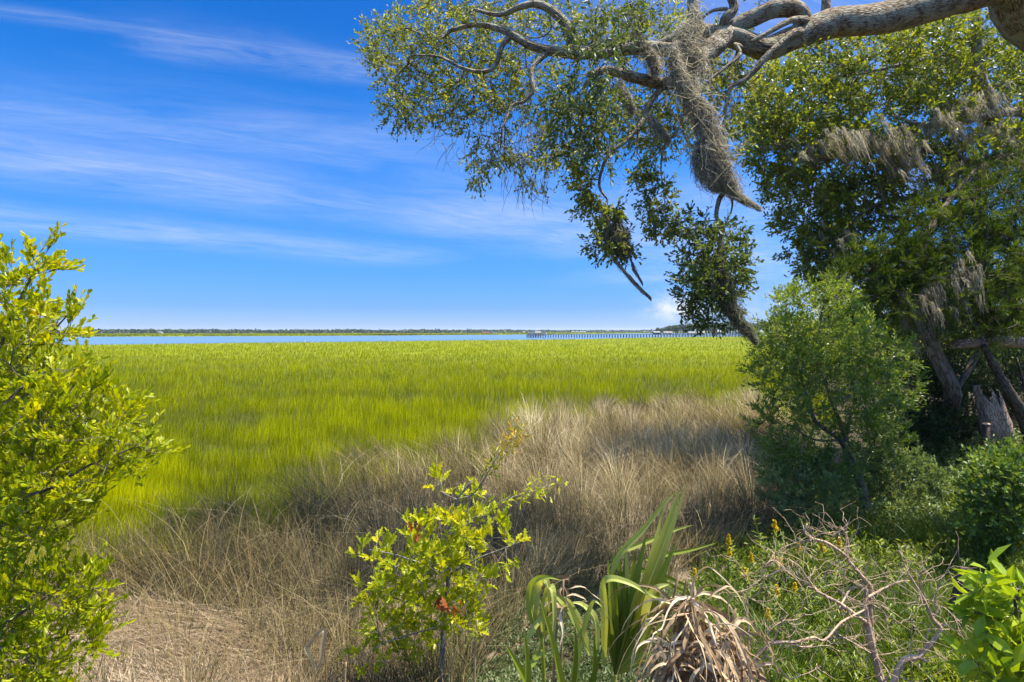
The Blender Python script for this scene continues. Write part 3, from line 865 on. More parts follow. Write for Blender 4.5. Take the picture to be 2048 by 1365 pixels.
def moss(name, label, axis, rad, n, L, mat='moss', seed=0, fuzz=1.0, group='Spanish moss hanging from the oaks', w=.0045):
    """a hank of grey strands round a drooping axis (world points)"""
    ax = smooth_poly(axis, 10); m = len(ax); rad = np.interp(np.linspace(0, 1, m), np.linspace(0, 1, len(rad)), rad)
    tan = unit(np.gradient(ax, axis=0))
    mb = MB()
    i0 = (rng.random(n) ** .9 * (m - 1)); i = i0.astype(int)
    off = rand_dirs(n) * (rng.random(n) ** .5 * rad[i])[:, None]
    p = ax[i] + off
    segs = 5; K = segs + 1
    rest = np.linalg.norm(np.diff(ax, axis=0), axis=1)[::-1].cumsum()[::-1]; rest = np.append(rest, 0)[i]
    ln = np.minimum(L * (.4 + .9 * rng.random(n)), rest * .9 + .05 + .08 * rng.random(n))
    pts = [p]; d = unit(tan[i] + .35 * fuzz * rand_dirs(n))
    cur = p; wig = rand_dirs(n); loose = rng.random(n) < .13
    for s in range(segs):
        j = np.clip(i + ((s + 1) * ln / segs / (np.linalg.norm(ax[-1] - ax[0]) / m)).astype(int), 0, m - 1)
        # strands follow the hank and curl
        keep = np.minimum(1, rad[j] / np.maximum(rad[i], .01))[:, None]
        wig = unit(wig + 1.2 * rand_dirs(n))
        cur = ax[j] + off * keep + wig * (.032 * fuzz * (s + 1) ** .7 * np.clip(rad[j] / .08, .07, 1) * np.where(loose, 1.7, .75))[:, None] + np.array([0, 0, -.01 * s]); pts.append(cur)
    A = np.stack(pts, 1)                                            # n, K, 3
    side = unit(np.cross(np.gradient(A, axis=1), rand_dirs(n)[:, None]))
    ww = w * np.linspace(1, .4, K)[None, :, None] * (.6 + .8 * rng.random(n))[:, None, None]
    V = np.stack([A - side * ww, A + side * ww], 2).reshape(-1, 3)
    b = np.arange(n)[:, None] * 2 * K
    f = np.concatenate([b + np.array([[2 * k, 2 * k + 1, 2 * k + 3, 2 * k + 2]]) for k in range(segs)])
    v = np.clip(.5 + .9 * (rng.random(n) - .5) + .3 * np.sin(i0 * .9), 0, 1)
    mb.add(V, [f], np.repeat(v, 2 * K), 0.0)
    o = mb.build(name, M[mat], base=ax[0])
    return tag(o, label, 'moss', group)


def moss_curtain(name, label, limb, n, lmin, lmax, drift=(.30, 0), mat='moss', per=16, w=.006, group='Spanish moss hanging from the oaks'):
    """thin ragged hanks hanging from points along a limb"""
    n = int(n * .7); c = smooth_poly(limb, 8); m = len(c); mb = MB()
    P0 = c[rng.integers(0, m, n)] + rng.normal(size=(n, 3)) * [.22, .30, .12] + [0, .35, 0]
    ln = lmin + (lmax - lmin) * rng.random(n) ** 1.6; v0 = rng.random(n)
    p = np.repeat(P0, per, 0) + rng.normal(size=(n * per, 3)) * [.03, .03, .02]; L = np.repeat(ln, per) * (.35 + .65 * rng.random(n * per)); k = n * per
    st = np.repeat(rng.random(n)[:, None] * .25, per, 0)
    segs = 4; A = [p]; wob = np.zeros((k, 3))
    for s in range(1, segs + 1):
        wob = wob + rng.normal(size=(k, 3)) * [.022, .022, .01]; q = s / segs
        pin = 1 - .75 * q                                             # hanks narrow to a point
        A.append(np.repeat(P0, per, 0) + (p - np.repeat(P0, per, 0)) * pin + np.stack([L * q * (drift[0] + st[:, 0]), L * q * drift[1], -L * q], 1) + wob)
    A = np.stack(A, 1); K = segs + 1
    side = unit(np.cross(np.gradient(A, axis=1), rand_dirs(k)[:, None])); ww = w * np.linspace(1, .3, K)[None, :, None]
    V = np.stack([A - side * ww, A + side * ww], 2).reshape(-1, 3); b = np.arange(k)[:, None] * 2 * K
    f = np.concatenate([b + np.array([[2 * q, 2 * q + 1, 2 * q + 3, 2 * q + 2]]) for q in range(segs)])
    srt = P0[np.argsort(P0 @ unit(c[-1] - c[0]))]; mb.tube(srt, .004, 3, cap=False)
    mb.add(V, [f], np.repeat(np.clip(np.repeat(v0, per) * .5 + .5 * rng.random(k), 0, 1), 2 * K), 0.0)
    return tag(mb.build(name, M[mat], base=c[0]), label, 'moss', group)


# ------------------------------------------------------------------ the near live oak
def near_oak():
    base = np.array([12.8, 8.2, ground_z(12.8, 8.2) - .1])
    root = thing('live_oak', 'old live oak whose thick mossy limb arches across the top of the view', 'tree', base)
    pl = Plant(); D = 8.0
    # trunk, out of frame to the right, leaning in
    pl.limb([base, base + [-.35, -.1, 2.2], base + [-1.0, -.3, 4.3], P(2130, 60, 8.6), P(2050, -45, 8.4), P(1990, -120, 8.3), P(1960, -200, 8.3)], .60, .36)
    pl.limb([P(2040, -50, 8.4), P(1960, -22, 8.3), P(1915, -6, 8.25), P(1861, 12, 8.2), P(1759, 38, 8.1), P(1700, 44, 8.0), P(1656, 50, 8.0), P(1580, 80, 7.9), P(1530, 98, 7.8), P(1480, 78, 7.8), P(1441, 70, 7.8), P(1405, 66, 7.9), P(1368, 63, 8.0), P(1340, 80, 8.1), P(1310, 92, 8.2)], .27, .05)
    L = lambda pts, r0, r1: pl.limb(pts, r0, r1)
    L([P(1610, 60, 8.0), P(1596, 22, 7.9), P(1551, 18, 7.8), P(1502, 38, 7.8), P(1473, 52, 7.8), P(1450, 75, 7.8)], .12, .11)
    L([P(1451, 72, 7.8), P(1424, 98, 7.6), P(1402, 122, 7.5), P(1388, 144, 7.5), P(1363, 159, 7.5), P(1327, 168, 7.5), P(1283, 159, 7.4), P(1246, 149, 7.3), P(1215, 140, 7.2), P(1180, 150, 7.1)], .13, .045)
    L([P(1424, 98, 7.6), P(1380, 105, 7.9), P(1295, 96, 8.2), P(1246, 100, 8.3), P(1198, 106, 8.2), P(1149, 108, 8.1), P(1098, 102, 8.0), P(1058, 90, 8.0), P(1024, 70, 8.0), P(989, 55, 8.1), P(949, 50, 8.2), P(900, 62, 8.4)], .105, .03)
    L([P(1149, 108, 8.1), P(1133, 55, 8.0), P(1108, 25, 8.0), P(1073, 8, 8.0), P(1038, 15, 8.0), P(999, 30, 8.1), P(950, 20, 8.2)], .08, .024)
    L([P(1098, 102, 8.0), P(1063, 139, 7.9), P(1066, 179, 7.8), P(1048, 204, 7.8), P(1024, 212, 7.8), P(1004, 259, 7.7)], .042, .014)
    L([P(1024, 70, 8.0), P(1004, 92, 8.0), P(989, 134, 8.0), P(959, 144, 8.0), P(919, 134, 8.1), P(879, 114, 8.2), P(830, 110, 8.3)], .045, .012)
    L([P(1327, 168, 7.5), P(1295, 215, 7.4), P(1288, 234, 7.4), P(1276, 256, 7.3), P(1250, 284, 7.2), P(1218, 309, 7.2), P(1203, 343, 7.1), P(1199, 375, 7.1), P(1215, 400, 7.1)], .04, .013)
    L([P(1276, 256, 7.3), P(1274, 305, 7.3)], .018, .008)
    L([P(1340, 165, 7.5), P(1330, 210, 7.2), P(1350, 235, 7.1)], .02, .008)
    L([P(1395, 130, 7.5), P(1380, 215, 7.5), P(1368, 244, 7.4), P(1344, 273, 7.3), P(1327, 298, 7.2), P(1322, 340, 7.2), P(1328, 380, 7.1)], .032, .009)
    L([P(1344, 273, 7.3), P(1310, 312, 7.2), P(1282, 322, 7.2)], .016, .006)
    # the limb that drops inside the long hank of moss
    L([P(1441, 72, 7.8), P(1400, 130, 7.3), P(1395, 200, 7.1), P(1420, 290, 7.0), P(1448, 372, 6.9), P(1438, 400, 6.9), P(1433, 432, 6.9), P(1442, 470, 6.9), P(1446, 540, 6.9), P(1450, 600, 6.9)], .05, .012)
    L([P(1448, 372, 6.9), P(1464, 400, 6.85), P(1462, 425, 6.8), P(1455, 436, 6.8)], .016, .007)
    # long pale branches under the big limb
    L([P(1600, 62, 7.7), P(1575, 75, 7.6), P(1532, 115, 7.5), P(1495, 156, 7.5), P(1461, 176, 7.5), P(1451, 220, 7.5), P(1446, 283, 7.5), P(1440, 320, 7.5)], .055, .012)
    L([P(1500, 105, 7.8), P(1470, 90, 7.6), P(1478, 112, 7.5), P(1420, 160, 7.4), P(1400, 195, 7.4)], .04, .012)
    L([P(1612, 40, 7.8), P(1580, 42, 7.6), P(1520, 75, 7.5), P(1500, 85, 7.5)], .05, .02)
    # upright limbs that leave the frame
    L([P(1400, 66, 7.9), P(1388, 30, 7.9), P(1384, -20, 7.9), P(1380, -90, 8.0)], .085, .06)
    L([P(1450, 72, 7.8), P(1450, 40, 7.7), P(1467, 20, 7.7), P(1462, -5, 7.7), P(1430, -40, 7.7)], .075, .05)
    L([P(1452, 18, 7.7), P(1425, 22, 7.7), P(1400, 40, 7.7)], .028, .016)
    L([P(1650, 40, 8.0), P(1652, 5, 8.0), P(1648, -50, 8.1)], .07, .05)
    wood = MB(); lf = MB(); lf2 = MB()
    spec = [(815, 95, 85, 75, 8.4, 10.0, 110), (905, 110, 90, 95, 8.5, 10.0, 110), (1000, 70, 90, 70, 8.5, 9.9, 76), (1080, 50, 80, 55, 8.4, 9.8, 50),
            (775, 165, 28, 55, 8.2, 9.2, 24), (800, 220, 26, 40, 8.1, 8.9, 22), (860, 205, 60, 45, 8.0, 9.0, 44), (940, 190, 60, 40, 7.9, 8.8, 36), (1010, 160, 60, 45, 7.9, 8.9, 40),
            (1080, 170, 55, 60, 8.3, 9.2, 28), (1280, 70, 90, 60, 8.4, 9.6, 50), (1370, 190, 70, 70, 7.6, 8.8, 34), (1470, 165, 50, 50, 7.6, 8.8, 30), (1230, 220, 60, 50, 7.6, 8.8, 36), (1290, 250, 60, 50, 7.4, 8.4, 26),
            (1470, 250, 30, 60, 7.5, 8.4, 14), (750, 90, 25, 40, 8.3, 9.2, 14), (1350, 255, 50, 35, 7.4, 8.2, 14), (1330, 60, 90, 60, 8.4, 10, 60), (1200, 60, 70, 60, 8.6, 10, 44), (1420, 190, 70, 90, 8.2, 9.8, 60), (1250, 190, 80, 70, 8.4, 9.8, 60), (1120, 230, 60, 60, 8.2, 9.4, 22), (1480, 140, 50, 60, 8.2, 9.4, 34), (1330, 270, 70, 45, 8.0, 9, 30), (960, 240, 60, 34, 8.2, 9.0, 14), (1180, 295, 50, 30, 7.6, 8.6, 12), (1470, 60, 40, 40, 8.6, 9.6, 16), (1040, 220, 50, 40, 8.2, 9.0, 12), (1620, 95, 25, 12, 7.7, 8.0, 4), (1540, -10, 40, 14, 8, 8.5, 8), (920, 10, 110, 25, 8.0, 9.4, 40)]
    pts = ell(spec); n1 = len(pts)
    hang = ell([(985, 300, 45, 35, 7.8, 8.4, 26), (955, 335, 18, 26, 7.8, 8.2, 12), (1050, 280, 55, 50, 7.8, 8.4, 26), (1075, 330, 40, 40, 7.7, 8.2, 12), (1120, 320, 30, 40, 7.6, 8.2, 12)])
    dark = ell([(1180, 90, 50, 70, 6.3, 7.4, 30), (1175, 190, 60, 60, 6.2, 7.4, 44), (1145, 235, 50, 50, 6.3, 7.4, 26), (1200, 290, 24, 40, 6.4, 7.3, 14), (1165, 275, 45, 35, 6.4, 7.2, 18), (1200, 40, 40, 30, 6.5, 7.3, 14), (1270, 12, 45, 18, 6.6, 7.4, 12)])
    low = ell([(1165, 350, 22, 26, 6.9, 7.4, 13), (1170, 400, 24, 28, 6.9, 7.4, 13), (1212, 425, 24, 36, 6.8, 7.3, 16), (1200, 480, 20, 30, 6.8, 7.3, 10), (1240, 490, 26, 26, 6.8, 7.2, 14),
               (1295, 350, 36, 28, 6.9, 7.5, 14), (1315, 400, 34, 30, 6.9, 7.4, 17), (1328, 450, 28, 28, 6.9, 7.3, 14), (1360, 460, 12, 15, 7.0, 7.2, 4)])
    tail = ell([(1395, 470, 32, 40, 6.5, 7.2, 22), (1450, 480, 34, 34, 6.5, 7.2, 20), (1410, 540, 45, 45, 6.4, 7.3, 40), (1465, 540, 26, 40, 6.5, 7.2, 20), (1395, 590, 32, 35, 6.5, 7.2, 22), (1440, 590, 32, 36, 6.5, 7.2, 22), (1415, 635, 28, 16, 6.6, 7.1, 12), (1470, 610, 10, 20, 6.7, 7.0, 4)])
    allp = np.concatenate([pts, hang, dark, low, tail])
    pl.grow(allp, seg=.16, k=.22, bend=.30, wob=.045, sag=-.02, start=12)
    tips = np.array([pl.pos[i] for i in pl.tips]); dirs = np.array(pl.tipdir)
    # which group each tip belongs to
    dist = lambda A: np.min(np.linalg.norm(tips[:, None] - A[None], axis=2), axis=1) < 1e-3
    pl.mesh(wood, tip=.0035, rough=.13)
    m_d, m_l, m_t, m_h = dist(dark), dist(low), dist(tail), dist(hang); m_1 = ~(m_d | m_l | m_t | m_h)
    droop = lambda dd, a: unit(dd + np.array([0, 0, -a]))
    vb = np.clip(.62 + .5 * (rng.random(m_1.sum()) - .5), 0, 1)
    sprays(wood, lf, tips[m_1], droop(dirs[m_1], .25), 4, .21, 7, .070, .029, T_SPOON, 0, .9, .05, vb, .8)
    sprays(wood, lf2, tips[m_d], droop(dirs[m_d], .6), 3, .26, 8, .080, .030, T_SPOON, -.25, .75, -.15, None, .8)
    sprays(wood, lf, tips[m_l], droop(dirs[m_l], .4), 5, .15, 9, .066, .029, T_SPOON, 0, .95, 0, np.clip(.35 + .5 * (rng.random(m_l.sum()) - .5), 0, 1), .5)
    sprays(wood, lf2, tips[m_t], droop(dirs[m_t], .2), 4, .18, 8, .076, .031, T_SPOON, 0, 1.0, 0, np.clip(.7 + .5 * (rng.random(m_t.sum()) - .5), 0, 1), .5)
    sprays(wood, lf, tips[m_h], droop(dirs[m_h], 1.0), 4, .22, 5, .07, .03, T_SPOON, -.3, .7, -.1, np.clip(.4 + .4 * rng.random(m_h.sum()), 0, 1), .4)
    # bare hanging twigs
    bare = ell([(980, 250, 130, 70, 7.8, 8.6, 110), (1060, 330, 60, 60, 7.7, 8.3, 60), (1150, 260, 120, 60, 7.4, 8.3, 60), (1230, 330, 60, 30, 7, 7.4, 10), (1280, 30, 50, 20, 6.6, 7.4, 30)])
    for p in bare:
        d = unit(np.array([rng.normal() * .35, rng.normal() * .3, -1.0])); q = [p]
        for _ in range(4):
            d = unit(d + rng.normal(size=3) * .28 + np.array([0, 0, -.1])); q.append(q[-1] + d * (.06 + .08 * rng.random()))
        wood.tube(np.array(q), np.linspace(.004, .0016, len(q)), 3, cap=False)
    wood.build('trunk', M['bark'], root, base, True)
    o = lf.build('crown', M['oak_leaf'], root, base)
    o = lf2.build('foliage', M['oak_leaf_shaded'], root, base); o['label'] = 'darker hanging sprays of leaves on the nearer twigs'
    # resurrection fern and moss on the limb stay with the bark


near_oak()

moss('spanish_moss', 'longest thick grey moss tail sweeping down from the mossy limb', [P(1350, 85, 7.2), P(1352, 130, 7.1), P(1375, 185, 7.0), P(1410, 240, 6.9), P(1430, 305, 6.85), P(1450, 355, 6.8), P(1475, 388, 6.8), P(1520, 414, 6.8)], [.04, .045, .055, .068, .072, .052, .022, .003], 3000, .42, fuzz=2.6)
moss('spanish_moss', 'short grey moss tuft hugging the left side of the longest tail', [P(1392, 285, 6.9), P(1398, 330, 6.9), P(1425, 362, 6.85), P(1440, 375, 6.85)], [.03, .07, .06, .015], 1000, .25, fuzz=1.7)
moss('spanish_moss', 'thin slanting moss hank above and left of the longest tail', [P(1264, 55, 7.4), P(1280, 85, 7.3), P(1300, 110, 7.3), P(1312, 140, 7.3)], [.025, .05, .06, .03], 800, .25, fuzz=1.6)
moss('spanish_moss', 'ragged pale moss draped over the fork of the big limb', [P(1385, 10, 7.75), P(1390, 50, 7.6), P(1370, 75, 7.55), P(1385, 110, 7.4), P(1400, 140, 7.3)], [.04, .07, .08, .08, .04], 900, .34, fuzz=2.4)
moss('spanish_moss', 'narrow moss hank below the bare forked twigs', [P(1297, 230, 7.2), P(1312, 252, 7.2), P(1335, 275, 7.15)], [.05, .06, .03], 600, .22)
moss('spanish_moss', 'short hank of moss under the left end of the lower limb', [P(1238, 160, 7.2), P(1248, 190, 7.1), P(1265, 218, 7.1)], [.05, .06, .03], 600, .22)
moss('spanish_moss', 'small round tuft of moss among the left hanging leaves', [P(1230, 435, 6.95), P(1238, 465, 6.9), P(1245, 495, 6.9)], [.03, .085, .07], 1500, .16, 'moss_green')
moss('spanish_moss', 'wispy moss threads inside the left hanging leaves', [P(1208, 420, 6.95), P(1215, 455, 6.9), P(1218, 490, 6.9)], [.05, .05, .03], 500, .2, 'moss_green')
moss('spanish_moss', 'long curved string of moss trailing below the left hanging leaves', [P(1212, 480, 6.9), P(1228, 515, 6.9), P(1255, 548, 6.9), P(1280, 575, 6.9), P(1302, 595, 6.9)], [.02, .016, .014, .012, .003], 420, .16)
moss('spanish_moss', 'short forked string of moss beside the long curved one', [P(1256, 500, 6.9), P(1268, 535, 6.9), P(1285, 565, 6.9)], [.006, .016, .004], 160, .14)
moss('spanish_moss', 'brown moss column hanging through the lowest leafy branch', [P(1445, 445, 6.75), P(1440, 520, 6.6), P(1448, 560, 6.6), P(1452, 600, 6.65), P(1470, 630, 6.7), P(1490, 655, 6.7), P(1512, 680, 6.7)], [.02, .035, .06, .065, .05, .035, .012], 2000, .34, 'moss_green', fuzz=1.7)


def back_oak():
    base = np.array([14.6, 14.2, ground_z(14.6, 14.2) - .1])
    root = thing('live_oak', 'second live oak behind the big limb, its dense crown filling the right', 'tree', base)
    pl = Plant()
    pl.limb([base, base + [-.2, 0, 2.5], P(2130, 330, 14.0), P(2060, 295, 13.8), P(1985, 250, 13.6), P(1958, 160, 13.5), P(1954, 40, 13.4)], .42, .10)
    L = lambda pts, r0, r1: pl.limb(pts, r0, r1)
    L([P(2062, 222, 13.6), P(1990, 228, 13.2), P(1913, 246, 13.0), P(1846, 251, 12.8), P(1780, 230, 12.8)], .12, .03)
    L([P(2060, 295, 13.8), P(1950, 330, 13.4), P(1880, 300, 13.2), P(1780, 300, 13.0), P(1687, 308, 12.8), P(1646, 318, 12.7), P(1610, 290, 12.7)], .14, .03)
    L([P(1958, 160, 13.5), P(1890, 120, 13.4), P(1800, 130, 13.3), P(1720, 150, 13.2)], .08, .02)
    L([P(1950, 330, 13.4), P(1900, 390, 13.2), P(1800, 400, 13.0), P(1720, 430, 12.9), P(1660, 500, 12.9)], .09, .02)
    spec = [(1620, 190, 110, 85, 12.4, 15.4, 150), (1760, 135, 170, 90, 12.4, 15.6, 230), (1920, 110, 140, 105, 12.4, 15.8, 230), (1575, 300, 80, 62, 12.2, 14.6, 90), (1700, 300, 150, 80, 12.2, 15.0, 150), (1525, 245, 48, 50, 12.4, 14.4, 40),
            (1650, 420, 70, 70, 12.2, 14.4, 80), (1665, 510, 62, 55, 12.2, 14.2, 60), (1820, 290, 140, 80, 12.2, 15, 120), (1960, 290, 100, 110, 12.2, 15, 100), (1580, 440, 25, 25, 12.5, 13.5, 12), (1560, 370, 32, 34, 12.5, 13.8, 18), (1740, 420, 90, 60, 12.2, 14.4, 70),
            (1850, 400, 110, 50, 12.6, 14.6, 60), (1620, 500, 40, 50, 12.4, 14, 34), (2060, 180, 60, 180, 12.5, 15.5, 110), (1640, 560, 30, 30, 12.6, 13.6, 14), (1540, 190, 35, 30, 12.6, 13.8, 18)]
    pl.grow(ell(spec), seg=.28, k=.22, bend=.3, wob=.06, start=6)
    tips = np.array([pl.pos[i] for i in pl.tips]); dirs = np.array(pl.tipdir)
    wood = MB(); lf = MB(); pl.mesh(wood, tip=.006, minr=.006)
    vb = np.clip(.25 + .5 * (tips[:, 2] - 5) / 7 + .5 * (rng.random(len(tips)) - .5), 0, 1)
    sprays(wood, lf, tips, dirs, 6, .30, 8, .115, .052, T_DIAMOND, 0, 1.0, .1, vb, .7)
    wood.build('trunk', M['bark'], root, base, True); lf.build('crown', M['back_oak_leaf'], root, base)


back_oak()
for lab, ax, n, l0, l1 in (
    ('shaggy moss beard on the right oak above the dark cedar', [P(1785, 250, 12.0), P(1800, 268, 12.0), P(1822, 290, 12.0), P(1815, 340, 12.0)], 70, .3, 1.1),
    ('pale moss drift along the rising limb at the right edge', [P(2000, 170, 12.2), P(1950, 205, 12.2), P(1900, 228, 12.2), P(1850, 250, 12.2)], 120, .2, .75),
    ('slanting moss tuft over the gap in the right oak crown', [P(1662, 262, 12.0), P(1680, 272, 12.0), P(1705, 285, 12.0)], 40, .2, .7),
    ('small moss tuft on the lowest left twig of the right oak', [P(1596, 285, 12.0), P(1606, 295, 12.0), P(1618, 310, 12.0)], 22, .15, .5),
    ('moss bundle on the bent limb at the far right edge', [P(1975, 250, 12.3), P(1995, 270, 12.2), P(2030, 292, 12.2)], 60, .2, .8),
    ('long thin moss streamers in the middle of the right oak', [P(1725, 245, 12.0), P(1748, 262, 12.0), P(1765, 280, 12.0)], 34, .3, .9),
    ('moss fringe at the lower left of the right oak', [P(1680, 450, 12.0), P(1695, 480, 12.0), P(1710, 510, 12.0)], 34, .2, .8),
    ('moss threads under the small side limb of the right oak', [P(1905, 330, 12.2), P(1940, 345, 12.2), P(1985, 350, 12.2)], 44, .2, .7)):
    moss_curtain('spanish_moss', lab, ax, n, l0, l1)


def cedar():
    base = np.array([*px_ground(np.array([1925.0]), np.array([880.0]))]).ravel(); base = np.array([base[0], base[1] + .6, base[2] - .05])
    root = thing('cedar_tree', 'dark cedar with leaning pale trunk and feathery green tips', 'tree', base)
    pl = Plant()
    pl.limb([base, P(1905, 790, 11.9), P(1875, 715, 11.7), P(1848, 655, 11.6), P(1830, 570, 11.6), P(1850, 480, 11.7), P(1900, 400, 11.9), P(1950, 340, 12.1)], .17, .035)
    pl.limb([P(1905, 790, 11.9), P(1960, 700, 12.2), P(2010, 600, 12.3), P(2030, 500, 12.3), P(2020, 420, 12.3)], .07, .02)
    pl.limb([P(1848, 655, 11.6), P(1790, 600, 11.4), P(1740, 580, 11.3), P(1690, 560, 11.2)], .06, .012)
    pl.limb([P(1830, 570, 11.6), P(1780, 540, 11.5), P(1720, 540, 11.5)], .05, .012)
    spec = [(1900, 460, 110, 70, 10.8, 12.8, 150), (2000, 420, 70, 80, 11, 13.2, 110), (1770, 525, 90, 45, 10.8, 12.4, 90), (1860, 580, 130, 65, 10.6, 12.6, 170), (2005, 560, 70, 100, 10.6, 12.8, 150), (1725, 560, 60, 40, 10.7, 12, 50),
            (1800, 640, 90, 50, 10.6, 12.2, 80), (1960, 650, 90, 45, 10.6, 12.6, 80), (1880, 520, 100, 60, 10.8, 12.4, 90), (1700, 610, 50, 35, 10.8, 12.0, 30), (2060, 500, 40, 200, 11, 13, 90), (1990, 345, 60, 45, 11.6, 13, 34)]
    pl.grow(ell(spec), seg=.24, k=.25, bend=.25, wob=.05, sag=.05)
    tips = np.array([pl.pos[i] for i in pl.tips]); dirs = np.array(pl.tipdir)
    wood = MB(); lf = MB(); pl.mesh(wood, tip=.005)
    near = np.clip((12.3 - tips[:, 1]) / 1.6, 0, 1)
    vb = np.clip(.25 + .75 * rng.random(len(tips)) ** 1.1, 0, 1)
    sprays(wood, lf, tips, dirs, 9, .22, 13, .085, .016, T_DIAMOND, .25, .9, .25, vb, .3, nb=.2, ltilt=.55)
    wood.build('trunk', M['cedar_bark'], root, base, True); lf.build('crown', M['cedar_leaf'], root, base)


cedar()
for lab, ax, n, l0, l1 in (
    ('moss curtain hanging before the dark hollow of the cedar', [P(1850, 585, 10.5), P(1885, 590, 10.5), P(1920, 600, 10.5)], 60, .3, .95),
    ('moss strip hanging down the right side of the cedar', [P(1930, 525, 10.5), P(1938, 540, 10.5), P(1945, 560, 10.5)], 26, .3, .8),
    ('moss on the leaning cedar trunk', [P(1822, 620, 11.0), P(1835, 640, 11.0), P(1850, 665, 11.0)], 34, .2, .55)):
    moss_curtain('spanish_moss', lab, ax, n, l0, l1, (.08, 0))


def shrub(name, label, cat, base, limbs, spec, mat, bark, leafspec, seg=.14, k=.25, group=None, tip=.0025, vb=None, up=.25, nb=.5, start=0, ltilt=.7, spread=.8, leafup=.25, partname='foliage', wr=.0022, sag=0):
    root = thing(name, label, cat, base, group); pl = Plant()
    for pts, r0, r1 in limbs: pl.limb(pts, r0, r1)
    pl.grow(ell(spec), seg=seg, k=k, bend=.3, wob=.03, start=start, sag=sag)
    tips = np.array([pl.pos[i] for i in pl.tips]); dirs = np.array(pl.tipdir)
    wood = MB(); lf = MB(); pl.mesh(wood, tip=tip)
    ntw, tl, nl, L, W, tm = leafspec
    sprays(wood, lf, tips, dirs, ntw, tl, nl, L, W, tm, up, spread, leafup, vb(tips) if vb else None, .5, nb=nb, ltilt=ltilt, tw_r=wr)
    wood.build('stem', bark, root, base, True); lf.build(partname, mat, root, base)
    return root


def gp(px, py, dz=0):
    x, d, z = px_ground(np.array([float(px)]), np.array([float(py)])); return np.array([x[0], d[0], z[0] + dz])


